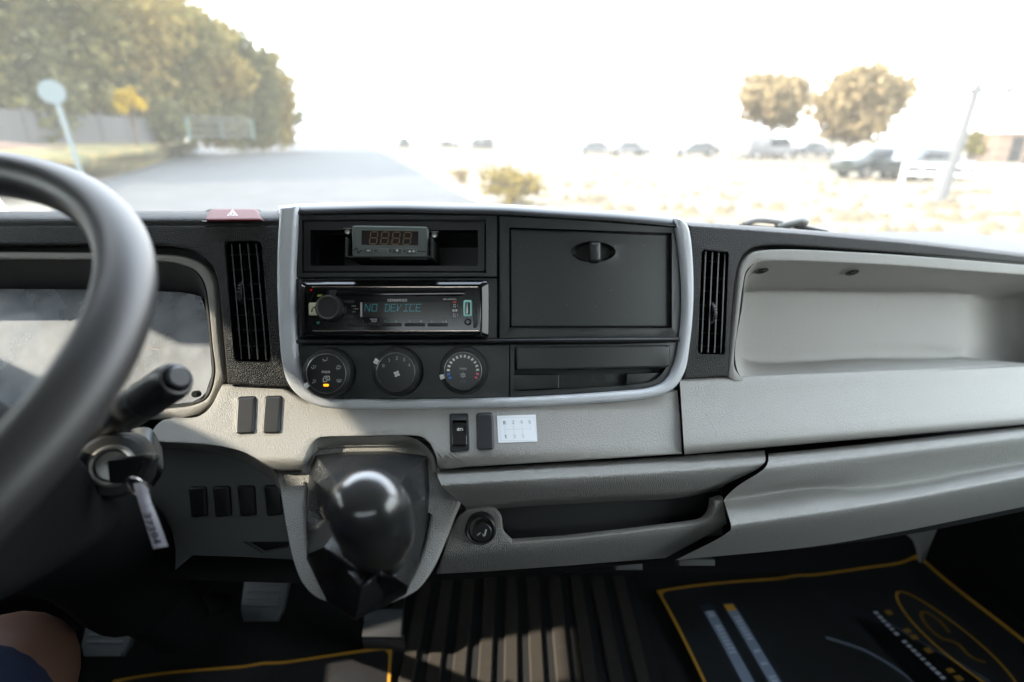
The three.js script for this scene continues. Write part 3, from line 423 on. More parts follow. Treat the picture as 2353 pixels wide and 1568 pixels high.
loft(dash, 'glovebox', M.greyLeather, [
  [[1766, 1043, 14], [1900, 1030, 12], [2100, 1008, 10], [2353, 980, 8], [2640, 948, 8]],
  [[1766, 1047, 28], [1900, 1034, 26], [2100, 1012, 24], [2353, 983, 22], [2640, 951, 22]],
  [[1764, 1066, 54], [1900, 1052, 52], [2100, 1028, 50], [2353, 998, 48], [2640, 965, 48]],
  [[1754, 1080, 58], [1900, 1064, 56], [2100, 1040, 54], [2353, 1009, 52], [2640, 976, 52]],
  [[1692, 1120, 46], [1900, 1098, 44], [2100, 1068, 44], [2353, 1036, 42], [2640, 1000, 42]],
  [[1664, 1150, 32], [1860, 1122, 26], [2000, 1118, 32], [2353, 1062, 30], [2640, 1022, 30]],
  [[1666, 1158, 36], [1870, 1130, 32], [2020, 1124, 36], [2353, 1068, 34], [2640, 1026, 34]],
  [[1677, 1196, 66], [1880, 1168, 70], [2050, 1144, 70], [2353, 1088, 68], [2640, 1042, 68]],
  [[1680, 1208, 73], [1880, 1179, 77], [2050, 1153, 77], [2353, 1096, 75], [2640, 1049, 75]],
  [[1678, 1220, 70], [1880, 1192, 74], [2050, 1166, 74], [2353, 1108, 72], [2640, 1060, 72]],
  [[1552, 1288, 26], [1880, 1255, 30], [2050, 1226, 30], [2353, 1165, 30], [2640, 1110, 30]],
], 80, 4, { label: 'grey passenger glovebox with a ledge along its lower edge' });
loft(dash, 'lower_skirt', M.deep, [[[300, 1330, -30], [900, 1340, -20], [1530, 1290, -10], [2050, 1235, -10], [2640, 1110, 0]], [V(-0.7, 0.42, -0.95), V(-0.2, 0.42, -0.95), V(0.2, 0.42, -0.95), V(0.5, 0.42, -0.95), V(0.86, 0.42, -0.95)]], 40, 3);
add(cab, 'kick_panel', loftGeo([[W(2068, 1222, 1.12), W(2110, 1208, 1.12), W(2168, 1186, 1.12)], [W(2096, 1240, 1.13), W(2122, 1236, 1.14), W(2150, 1226, 1.13)], [W(2112, 1292, 1.15), W(2118, 1294, 1.16), W(2124, 1290, 1.15)]], 10, 6), M.grey, { label: 'beige kick panel beside the passenger door' });
for (const [u, v, w] of [[1445, 1302, 34], [1600, 1292, 46]]) add(dash, 'mounting_bracket', boxGeo(frameTo(W(u, v, 0.72), V(0, 0.5, 0.86)), 0, 0, -20, w, 8, 24, 1), M.fuseShadeGrey);
// gear lever surround
const gearHole = smoothLine([[722, 1042], [760, 1036], [900, 1033], [968, 1035], [988, 1052], [990, 1120], [984, 1200], [966, 1275], [930, 1340], [860, 1376], [780, 1372], [735, 1332], [708, 1260], [702, 1170], [708, 1090]], 4, true);
plate(dash, 'gear_surround', M.greyLeather, [...smoothLine([[630, 1084], [640, 1140], [652, 1215], [668, 1290], [690, 1345], [725, 1380], [790, 1398]], 4), ...smoothLine([[900, 1392], [955, 1365], [992, 1318], [1018, 1262], [1042, 1200], [1060, 1150], [1050, 1120], [1020, 1096], [1006, 1080], [996, 1054], [984, 1034]], 4), [930, 1026], [760, 1027], [722, 1034], [706, 1060], [690, 1084]],
  { n: 0, t: 26, b: 10, bt: 9, bs: 5, edge: 26, holes: [gearHole], nf: (u, v) => 14 + clamp((v - 1040) / 340, 0, 1.1) * 84, label: 'grey U-shaped surround of the gear lever' });
loft(dash, 'gear_recess', M.grey, [[[1003, 1084, 34], [990, 1040, 24], [960, 1012, 18], [930, 1003, 16], [850, 1004, 16], [760, 1005, 16], [728, 1012, 18], [708, 1040, 24], [692, 1086, 34]], [[990, 1090, 24], [984, 1052, 14], [962, 1036, 8], [930, 1031, 6], [850, 1032, 6], [760, 1034, 6], [738, 1038, 8], [718, 1054, 14], [708, 1090, 24]]], 40, 4);
// fuse panel in the recess beside the column
plate(dash, 'fuse_panel', M.fuseShadeGrey, [...smoothLine([[300, 1010], [400, 1018], [500, 1022], [570, 1040], [615, 1072], [640, 1100]], 4), [690, 1180], [700, 1290], [560, 1282], [440, 1278], [400, 1312], [350, 1312], [310, 1270], [298, 1200], [300, 1100]], { n: -40, t: 6, b: 4, edge: 60, holes: [[430, 484, 540, 600].map((u, i) => [u, i])].flat().map(([u, i]) => quadOutline([u - 2 + i, 1118 - i], [u + 43 + i, 1117 - i], [u + 48 + i, 1190 - i], [u + 6 + i, 1194 - i], 8)).concat([[[550, 1244], [668, 1241], [668, 1262], [600, 1276]]]), label: 'fuse panel coloured dark grey for the shade beside the column' });
plate(dash, 'fuse_panel_backing', M.deep, [[420, 1108], [690, 1106], [690, 1285], [540, 1280], [425, 1205]], { n: -56, t: 2, b: 0, edge: 60 });
[430, 484, 540, 600].forEach((u, i) => plate(dash, 'blank_switch', M.blackFine, shrink(quadOutline([u - 2 + i, 1118 - i], [u + 43 + i, 1117 - i], [u + 48 + i, 1190 - i], [u + 6 + i, 1194 - i], 8), 0.93), { n: -37, t: 10, b: 6, bt: 4, bs: 3, label: 'black blank switch cover in the fuse panel' }));
loft(dash, 'arch_edge', M.grey, [smoothLine([[330, 1014, 0], [430, 1021, 0], [500, 1028, 0], [560, 1043, 0], [600, 1066, 0], [632, 1084, 0], [660, 1200, 0], [680, 1300, 0]], 2).map(([u, v]) => [u, v, tiltB(u, Math.min(v, 1084)) - 2]), smoothLine([[330, 1024, 0], [430, 1034, 0], [500, 1044, 0], [560, 1062, 0], [600, 1088, 0], [634, 1116, 0], [664, 1210, 0], [684, 1304, 0]], 2).map(([u, v]) => [u, v, -42])], 40, 4);
// ================================================================ instrument cluster
const cluster = thing('instrument_cluster', 'hooded instrument cluster with a dusty scratched lens behind the steering wheel', 'instrument cluster', Q(200, 900, -20));
{
  const strip = smoothLine([[-500, 578], [0, 577], [354, 583], [422, 589], [464, 606], [488, 636], [495, 670], [503, 775], [516, 878]], 5), inn = smoothLine([[-500, 598], [0, 597], [354, 601], [405, 606], [446, 623], [467, 652], [477, 711], [485, 795], [491, 860], [474, 914], [444, 930], [380, 939], [200, 948], [-500, 950]], 5);
  const low = [[-500, 968], [200, 968], [372, 966], [420, 964], [458, 954], [483, 931], [497, 905], [512, 880]];
  plate(cluster, 'hood_rim', M.grey, [...strip, ...[...low].reverse(), ...inn.slice().reverse()], { n: -12, t: 22, b: 6, bt: 5, bs: 3, edge: 50, label: 'beige-grey rim of the cluster hood' });
  loft(cluster, 'hood_gap', M.deep, [smoothLine([[-500, 560], [0, 558], [300, 558], [400, 563], [450, 577], [490, 606], [505, 650], [516, 780], [526, 890]], 2).map(([u, v]) => [u, v, -24]), smoothLine([[-500, 582], [0, 581], [354, 587], [422, 593], [460, 609], [484, 638], [492, 672], [500, 775], [514, 880]], 2).map(([u, v]) => [u, v, -20])], 40, 2);
  // visor: inner cavity walls down to the lens
  const lens = [[-500, 665], [0, 664], [300, 667], [420, 672], [462, 682], [474, 720], [482, 800], [487, 858], [471, 908], [442, 924], [380, 932], [0, 940], [-500, 942]];
  const front = [[-500, 600], [0, 599], [340, 602], [410, 608], [448, 625], [468, 654], [478, 712], [486, 796], [491, 858], [474, 912], [444, 929], [380, 938], [-500, 948]];
  loft(cluster, 'visor', M.deep, [front.map(([u, v]) => [u, v, -14]), lens.map(([u, v]) => [u, v, v < 700 ? -78 : -30])], 60, 4, { even: false });
  const nl = (u, v) => lerp(-78, -24, clamp((v - 665) / 270, 0, 1));
  plate(cluster, 'dial_board', mat({ color: rgb(0.03, 0.03, 0.031), roughness: 0.6 }), lens, { n: -22, t: 3, b: 0, nf: nl, edge: 60 });
  const dial = canvasMap(512, 512, (x) => { x.fillStyle = '#1b1c1d'; x.fillRect(0, 0, 512, 512); x.strokeStyle = x.fillStyle = '#8d8f8c'; x.lineWidth = 4; x.translate(256, 256); x.beginPath(); x.arc(0, 0, 235, 0, 7); x.stroke();
    for (let i = 0; i <= 30; i++) { const a = (135 + i * 9) * Math.PI / 180; x.lineWidth = i % 5 ? 3 : 7; x.beginPath(); x.moveTo(232 * Math.cos(a), 232 * Math.sin(a)); x.lineTo((i % 5 ? 215 : 200) * Math.cos(a), (i % 5 ? 215 : 200) * Math.sin(a)); x.stroke(); }
    x.font = 'bold 44px sans-serif'; x.textAlign = 'center'; x.textBaseline = 'middle'; for (let i = 0; i <= 6; i++) { const a = (135 + i * 45) * Math.PI / 180; x.fillText(String(i), 165 * Math.cos(a), 165 * Math.sin(a)); } });
  const dm = mat({ map: dial, roughness: 0.5 });
  for (const [u, v, r, lab] of [[398, 812, 92, 'rev counter dial'], [120, 806, 100, 'speedometer dial']]) { const f = frameAt(u, v, -72), g = inFrame(new THREE.CircleGeometry(r * 0.46, 48), f.multiply(new THREE.Matrix4().makeRotationX(-0.42))); const d = add(cluster, 'dial', g, dm, { keepUV: true, label: lab });
    add(d, 'needle_hub', latheGeo(f, [[0.01, 7], [8, 7], [9, 5], [9, 0]], 24), M.blackFine);
    add(d, 'needle', boxGeo(f.clone().multiply(new THREE.Matrix4().makeRotationZ(u > 300 ? 2.98 : 3.9)), 21, 0, 4, 30, 1.3, 0.8, 0.3), mat({ color: rgb(0.85, 0.3, 0.04), roughness: 0.5 })); }
  { const m = frameAt(455, 905, -22); add(cluster, 'trip_knob', latheGeo(m, [[0.01, 8], [3, 8], [3.6, 7], [3.6, 0]], 20), M.blackFine); }
  // dust and fine scratches on the clear lens, whitened for reflected sky
  const c = document.createElement('canvas'); c.width = c.height = 1024; const x = c.getContext('2d'); x.fillStyle = 'rgba(255,255,255,0.2)'; x.fillRect(0, 0, 1024, 1024);
  for (let i = 0; i < 420; i++) { const a = rnd() * 1024, b = rnd() * 1024, r = 30 + 120 * rnd(), g = x.createRadialGradient(a, b, 0, a, b, r); g.addColorStop(0, `rgba(255,255,255,${0.02 + 0.13 * rnd() ** 2})`); g.addColorStop(1, 'rgba(255,255,255,0)'); x.fillStyle = g; x.fillRect(a - r, b - r, 2 * r, 2 * r); }
  for (let i = 0; i < 1500; i++) { const a = rnd() * 1024, b = rnd() * 1024, t = 1.2 + 1.1 * (rnd() - 0.5) + (rnd() < 0.3 ? 1.5 : 0), l = 10 + 60 * rnd(); x.strokeStyle = `rgba(255,255,255,${0.04 + 0.2 * rnd() ** 3})`; x.lineWidth = 0.8; x.beginPath(); x.moveTo(a, b); x.quadraticCurveTo(a + l * 0.5 * Math.cos(t) + 4, b + l * 0.5 * Math.sin(t), a + l * Math.cos(t), b + l * Math.sin(t)); x.stroke(); }
  const t = new THREE.CanvasTexture(c); t.colorSpace = THREE.SRGBColorSpace; t.wrapS = t.wrapT = THREE.RepeatWrapping; t.repeat.set(1 / 0.16, 1 / 0.16);
  plate(cluster, 'lens', mat({ color: 0xffffff, transmission: 1, thickness: 0, roughness: 0.05, ior: 1.45 }), lens, { n: 0, t: 0.02, b: 0, nf: nl, edge: 80 });
  plate(cluster, 'lens_dust_glare', mat({ color: rgb(0.62, 0.65, 0.7), map: t, transparent: true, roughness: 0.9 }), lens, { n: 1.2, t: 0.02, b: 0, nf: nl, edge: 80 });  // dust layer whose blue-white colour also stands in for sky reflected in the lens
}

// ================================================================ radio
const radio = thing('car_radio', 'glossy black car radio reading NO DEVICE, with a round volume knob', 'car radio', Q(903, 777, 0));
{
  const zu = (x) => 680.2 + x * 0.19531, zv = (y) => 634.2 + y * 0.19531, zr = (a, b, c, d, r) => rrect(zu(a), zv(b), zu(c), zv(d), r);
  { const ring = (k, n) => { const f = (x, y) => lerp(x, y, k), r = rrect(zu(f(18, 105)), zv(f(48, 105)), zu(f(2268, 2185)), zv(f(738, 690)), f(11, 7)); return [...r, r[0]].map(([u, v]) => [u, v, n]); };
    add(radio, 'surround', loftGeo([ring(0, -2), ring(0, 0), ring(0.08, 1.4), ring(0.92, 5.9), ring(1, 6.1), ring(1.02, 3)], 96, 2, { even: false, crease: 0.35 }), M.gloss); }
  const face = (x, lit) => { const S = 0.72; x.fillStyle = lit ? '#000' : '#070708'; x.fillRect(0, 0, 1472, 385); x.setTransform(S, 0, 0, S, -125 * S, -125 * S);
    const T = (s, a, b, size, col, f = 'bold', al = 'center', sk = 0, fam = 'sans-serif') => { x.save(); x.translate(a, b); if (sk) x.transform(1, 0, -sk, 1, 0, 0); x.font = `${f} ${size}px ${fam}`; x.textAlign = al; x.textBaseline = 'middle'; x.fillStyle = col; x.fillText(s, 0, 0); x.restore(); };
    if (!lit) { x.strokeStyle = '#3c3e3e'; x.lineWidth = 3; x.beginPath(); x.moveTo(225, 150); x.lineTo(160, 290); x.lineTo(125, 320); x.moveTo(385, 150); x.lineTo(345, 240); x.moveTo(130, 480); x.lineTo(205, 640); x.moveTo(300, 520); x.lineTo(370, 620); x.stroke(); x.strokeStyle = '#4a4a46'; x.beginPath(); x.moveTo(1950, 240); x.lineTo(1950, 640); x.stroke();
      x.fillStyle = '#d8241c'; x.beginPath(); x.moveTo(152, 148); x.lineTo(190, 148); x.lineTo(171, 180); x.fill();
      x.fillStyle = '#2d2a26'; x.fillRect(780, 310, 1030, 175); x.fillStyle = '#b9bab8'; x.fillRect(752, 310, 24, 172);
      for (let i = 0; i < 130; i++) { x.fillStyle = `rgba(200,200,190,${0.1 + 0.5 * rnd() ** 3})`; x.beginPath(); x.arc(125 + rnd() * 2045, 125 + rnd() * 535, 1 + 2 * rnd() ** 2, 0, 7); x.fill(); } }
    const w = lit ? '#000' : '#c9cac8', gc = lit ? '#3fb98a' : '#57b894';
    T('KENWOOD', 1190, 284, 46, lit ? '#000' : '#d5d6d6', 'bold'); T('KDC-BT610U', 1812, 273, 27, w, 'bold');
    T('\u23FBSRC', 268, 228, 34, lit ? '#6d8a30' : '#c8d070', 'bold', 'center', 0.15); T('Q/\u21A9', 262, 553, 34, gc);
    T('BAND', 675, 353, 19, w); T('VOICE', 700, 387, 19, w); T('SEEK', 675, 422, 19, w); T('\u2732', 748, 282, 40, w);
    [['|\u25C0\u25C0', 645, gc], ['\u25B6\u25B6|', 772, gc], ['1', 1045, gc], ['2', 1180, gc], ['3 \u2715', 1345, gc], ['4 \u21BB', 1480, w], ['5', 1598, w], ['6\u25B6||', 1752, w]].forEach(([s, a, c]) => T(s, a, 537, 27, c, 'bold')); T('DISP', 915, 537, 29, w, 'bold', 'center', 0.12); T('\u25A0DIMMER', 905, 510, 20, w);
    x.fillStyle = lit ? '#d83020' : '#e04030'; x.fillRect(1848, 300, 40, 13); x.strokeStyle = x.fillStyle = w; x.lineWidth = 5; x.strokeRect(1858, 332, 20, 34); x.strokeRect(1858, 446, 20, 34); x.fillRect(1845, 394, 56, 26); T('1', 1903, 350, 22, w); T('2', 1905, 464, 22, w); T('BT', 1873, 408, 20, lit ? '#000' : '#222');
    // dot-matrix words on the display
    x.fillStyle = lit ? '#2fa8b8' : '#3f8f9a'; x.strokeStyle = x.fillStyle; x.lineWidth = 6; x.lineCap = 'round'; x.setLineDash([13, 4]);
    const L = (ox, segs) => { for (const s of segs) { x.beginPath(); s.forEach(([a, b], i) => { const X = ox + a * 56 + (1 - b) * 8 - 8 * b * 0, Y = 332 + b * 82; i ? x.lineTo(X, Y) : x.moveTo(X, Y); }); x.stroke(); } };
    const N = [[[0, 1], [0, 0]], [[0.1, 0], [0.9, 1]], [[1, 1], [1, 0]]], O = [[[0, 0], [1, 0]], [[1, 0], [1, 1]], [[1, 1], [0, 1]], [[0, 1], [0, 0]]], D = [[[0, 0], [0.9, 0]], [[1, 0.05], [1, 0.95]], [[0.9, 1], [0, 1]], [[0.22, 1], [0.22, 0]]], E = [[[1, 0], [0, 0]], [[0, 0], [0, 1]], [[0, 1], [1, 1]], [[0, 0.5], [0.8, 0.5]]], Vv = [[[0, 0], [0, 1]], [[0, 1], [0.8, 0]]], I = [[[0, 0], [1, 0]], [[0.5, 0], [0.5, 1]], [[0, 1], [1, 1]]], C = [[[1, 0], [0, 0]], [[0, 0], [0, 1]], [[0, 1], [1, 1]]];
    [[806, N], [888, O], [1036, D], [1112, E], [1188, Vv], [1262, I], [1336, C], [1410, E]].forEach(([a, g]) => L(a, g)); x.setLineDash([]); };
  const map = canvasMap(1472, 385, (x) => face(x, false)), em = canvasMap(1472, 385, (x) => face(x, true));
  const fm = mat({ map, emissiveMap: em, emissive: rgb(0.035, 0.035, 0.035), roughness: 0.16 });
  const P = (a, b) => Q(zu(a), zv(b), 5.5);
  const fp = plate(radio, 'faceplate', M.gloss, zr(112, 112, 2180, 680, 5), { n: 5, t: 12, b: 1 });
  add(fp, 'display_print', printGeo(P(132, 131), P(2164, 131), P(132, 656)), fm, { keepUV: true });
  plate(fp, 'trim_strip', M.copper, zr(185, 122, 2140, 138, 1), { n: 6.8, t: 2, b: 1 }); plate(fp, 'trim_strip', M.copper, zr(185, 640, 2150, 656, 1), { n: 6.8, t: 2, b: 1 });
  plate(fp, 'disc_slot_cover', M.gloss, [[490, 166], [2006, 166], [1975, 228], [1950, 240], [460, 236]].map(([a, b]) => [zu(a), zv(b)]), { n: 7, t: 2, b: 0.7 });
  plate(fp, 'eject_button', M.blackFine, [[392, 165], [480, 165], [462, 225], [380, 230]].map(([a, b]) => [zu(a), zv(b)]), { n: 7.5, t: 2.4, b: 1 });
  const phone = canvasMap(128, 128, (x) => { x.fillStyle = '#d3cfae'; x.fillRect(0, 0, 128, 128); x.strokeStyle = '#1a1a1a'; x.lineCap = 'round'; x.lineWidth = 13; x.beginPath(); x.arc(92, 96, 56, 3.3, 4.55); x.stroke(); x.lineWidth = 21; x.beginPath(); x.moveTo(36, 92); x.lineTo(42, 86); x.moveTo(80, 44); x.lineTo(88, 40); x.stroke(); });
  const pb = plate(fp, 'phone_button', mat({ color: rgb(0.62, 0.6, 0.42), roughness: 0.4 }), zr(146, 315, 300, 466, 4), { n: 7, t: 2.4, b: 1.2, label: 'cream phone button' });
  add(pb, 'phone_symbol', printGeo(Q(zu(152), zv(330), 7.3), Q(zu(262), zv(330), 7.3), Q(zu(152), zv(450), 7.3)), mat({ map: phone, roughness: 0.4 }), { keepUV: true });
  for (const [d, nm] of [[[[550, 285], [690, 285], [675, 318], [570, 318]], 'seek_button'], [[[550, 492], [682, 492], [664, 452], [566, 452]], 'seek_button']]) plate(fp, nm, M.blackFine, d.map(([a, b]) => [zu(a), zv(b)]), { n: 6.8, t: 2, b: 0.8 });
  for (const [a, b] of [[590, 830], [845, 990], [1000, 1235], [1275, 1512], [1545, 1782]]) plate(fp, 'preset_button', M.blackFine, zr(a, 556, b, 594, 2), { n: 7.6, t: 3, b: 1.6, bs: 2 });
  { const m = frameAt(zu(412), zv(382), 5), r = 150 * 0.19531 * pitchAt(760) * 1000; const k = add(fp, 'volume_knob', latheGeo(m, [[r * 1.05, 0], [r * 1.03, 3], [r, 9], [r * 0.95, 11.4], [r * 0.86, 12], [r * 0.78, 11], [r * 0.74, 10.6], [0.01, 10.6]], 56), M.blackFine); add(k, 'knob_ring', latheGeo(m, [[r * 0.77, 10.9], [r * 0.8, 11.8], [r * 0.83, 11.8]], 56), mat({ color: rgb(0.1, 0.09, 0.05), roughness: 0.4 })); }
  { const u = plate(fp, 'usb_port', mat({ color: rgb(0.4, 0.62, 0.58), roughness: 0.4, emissive: rgb(0.004, 0.02, 0.018) }), zr(1968, 285, 2070, 476, 4), { n: 7, t: 2, b: 1, holes: [zr(1986, 305, 2052, 460, 3)] }); plate(u, 'usb_contact', M.deep, zr(1986, 305, 2052, 460, 3), { n: 4, t: 1, b: 0 }); plate(u, 'usb_tongue', M.steel, zr(2000, 318, 2022, 446, 1), { n: 5.8, t: 1, b: 0.3 });
    plate(fp, 'port_flap', M.blackFine, [[2085, 250], [2110, 250], [2140, 560], [2115, 612], [2085, 612]].map(([a, b]) => [zu(a), zv(b)]), { n: 8.5, t: 3, b: 1 });
    const m = frameAt(zu(2022), zv(542), 5.6); add(fp, 'aux_jack', latheGeo(m, [[3.6, 0], [3.6, 1.2], [3, 1.6], [1.9, 1.4], [1.8, -0.2], [0.01, -0.2]], 30), M.blackFine); }
}

// ================================================================ temperature controller in the slot
const ctrl = thing('temperature_controller', 'small grey-green temperature controller with a dark four-digit display in the open slot', 'controller', Q(896, 596, 6));
{
  const zu = (x) => 790.5 + x * 0.09375, zv = (y) => 496.3 + y * 0.09375, q = (a, r) => quadOutline(...a.map(([x, y]) => [zu(x), zv(y)]), r);
  const green = mat({ color: rgb(0.12, 0.14, 0.127), roughness: 0.42, bumpMap: grainBump, bumpScale: 0.00005 });
  const body = plate(ctrl, 'body', green, q([[190, 235], [2052, 265], [2050, 1055], [195, 1030]], 8), { n: 8, t: 9, b: 2.5, bs: 3, holes: [q([[402, 330], [1850, 355], [1845, 750], [402, 735]], 2)] });
  add(ctrl, 'rear_case', boxGeo(frameAt(896, 557, -1), 0, 0, -60, 70, 26, 60), M.blackFine);
  const t = canvasMap(512, 140, (x) => { x.fillStyle = '#2c2827'; x.fillRect(0, 0, 512, 140); const S = (p, c) => { x.fillStyle = c; x.beginPath(); p.forEach(([a, b], i) => i ? x.lineTo(a, b) : x.moveTo(a, b)); x.fill(); };
    for (let d = 0; d < 4; d++) { const ox = 78 + d * 97; const cs = ['#7b6a53', '#866f56', '#8a6a52', '#8a7058'];
      x.save(); x.translate(ox, 20); x.transform(1, 0, -0.14, 1, 12, 0); const w = 62, h = 50, k = 5; const seg = (a, b, c, e) => { x.strokeStyle = cs[(d + seg.i++) % 4]; x.lineWidth = 8.5; x.beginPath(); x.moveTo(a, b); x.lineTo(c, e); x.stroke(); }; seg.i = d;
      seg(k, 0, w - k, 0); seg(k, h, w - k, h); seg(k, 2 * h, w - k, 2 * h); seg(0, k, 0, h - k); seg(w, k, w, h - k); seg(0, h + k, 0, 2 * h - k); seg(w, h + k, w, 2 * h - k); x.restore(); if (d) { x.fillStyle = '#5c5048'; x.beginPath(); x.arc(ox - 14, 122, 4.5, 0, 7); x.fill(); } }
    for (let i = 0; i < 25; i++) { x.fillStyle = 'rgba(210,205,195,0.5)'; x.beginPath(); x.arc(rnd() * 512, rnd() * 140, 0.8, 0, 7); x.fill(); } });
  const P = (a, b, n) => Q(zu(a), zv(b), n);
  add(body, 'display_screen', printGeo(P(400, 328, 6.8), P(1852, 352, 6.8), P(400, 738, 6.8)), mat({ map: t, roughness: 0.2 }), { keepUV: true });
  const bt = (draw) => canvasMap(128, 64, (x) => { x.fillStyle = '#454e49'; x.fillRect(0, 0, 128, 64); x.fillStyle = x.strokeStyle = '#e4e6e2'; x.textAlign = 'center'; x.textBaseline = 'middle'; draw(x); });
  const marks = [bt((x) => { x.font = 'bold 44px sans-serif'; x.fillText('set', 64, 30); }), null, bt((x) => { x.beginPath(); x.moveTo(42, 12); x.lineTo(86, 12); x.lineTo(64, 54); x.fill(); }), bt((x) => { x.beginPath(); x.moveTo(16, 52); x.lineTo(60, 52); x.lineTo(38, 12); x.fill(); x.lineWidth = 5; for (let i = 0; i < 4; i++) { x.beginPath(); const a = i * Math.PI / 4; x.moveTo(94 - 24 * Math.cos(a), 33 - 24 * Math.sin(a)); x.lineTo(94 + 24 * Math.cos(a), 33 + 24 * Math.sin(a)); x.stroke(); } })];
  [[482, 785, 720, 905], [832, 790, 1075, 910], [1180, 795, 1420, 912], [1530, 800, 1775, 918]].forEach(([a, b, c, d], i) => { const k = plate(body, 'button', green, q([[a, b], [c, b + 4], [c, d + 4], [a, d]], 1.6), { n: 9.6, t: 3, b: 1, bs: 2 });
    if (marks[i]) add(k, 'button_mark', printGeo(P(a + 14, b + 12, 9.9), P(c - 14, b + 16, 9.9), P(a + 14, d - 10, 9.9)), mat({ map: marks[i], roughness: 0.5 }), { keepUV: true }); });
  const dark = M.deep; const zz = [[228, 850], [320, 785], [345, 920], [410, 850], [450, 850]].map(([a, b]) => P(a, b, 8.1));
  add(body, 'zigzag_groove', [tubeGeo(zz, 0.0005, 30, 5), ...[[740, 850, 815, 850], [1095, 852, 1165, 852], [1440, 856, 1515, 856], [1795, 868, 2020, 872]].map(([a, b, c, d]) => tubeGeo([P(a, b, 8.1), P(c, d, 8.1)], 0.0005, 2, 5))], dark);
  for (const [a, b] of [[95, 400], [2215, 480]]) { const m = frameAt(zu(a), zv(b), -6); add(ctrl, 'mounting_screw', [latheGeo(m, [[0.01, 3], [2.4, 2.6], [3.4, 1], [3.4, 0]], 18), boxGeo(m, 0, 3.4, -3, 9, 1, 6)], M.steel); }
}

// ================================================================ steering column, wheel, stalk and key
const WC = V(-0.392, EYE.y - 0.108, -0.232), WN = V(0, Math.sin(1.115), Math.cos(1.115)), WE = V(0, Math.cos(1.115), -Math.sin(1.115)), WX = V(1, 0, 0);
const wheelAt = (a, r, h = 0) => WC.clone().addScaledVector(WX, r * Math.cos(a)).addScaledVector(WE, r * Math.sin(a)).addScaledVector(WN, h);
const wheel = thing('steering_wheel', 'dark grey steering wheel with a thick worn rim', 'steering wheel', WC);
{
  const ring = Array.from({ length: 48 }, (_, i) => wheelAt(i / 48 * 2 * Math.PI, 0.195));
  const g = new THREE.TubeGeometry(new THREE.CatmullRomCurve3(ring, true), 200, 0.0150, 32, true);
  add(wheel, 'rim', crease(g, 1.0), M.wheel);
  const hm = frameTo(WC.clone().addScaledVector(WN, -0.05), WN, WE);
  add(wheel, 'hub', latheGeo(hm, [[0.01, 38], [40, 38], [62, 30], [74, 12], [76, -10], [60, -20], [0.01, -20]], 40), M.blackFine);
  for (const a of [-0.35, Math.PI + 0.35]) { const A = wheelAt(a, 0.05, -0.035), B = wheelAt(a, 0.19, -0.004), d = B.clone().sub(A), side = d.clone().cross(WN).normalize();
    const sec = (P, w, h) => [[-w, 0], [-w * 0.7, h], [0, h * 1.15], [w * 0.7, h], [w, 0], [w * 0.7, -h], [-w * 0.7, -h], [-w, 0]].map(([s, t]) => P.clone().addScaledVector(side, s).addScaledVector(WN, t));
    add(wheel, 'spoke', loftGeo([sec(A, 0.042, 0.016), sec(A.clone().lerp(B, 0.5), 0.026, 0.011), sec(B, 0.022, 0.01)], 24, 8, { crease: 1 }), M.blackFine); }
}
const colDown = WN.clone().negate();
const column = thing('steering_column', 'black steering column shroud with stalk and ignition lock under the wheel', 'steering column', WC.clone().addScaledVector(colDown, 0.85));
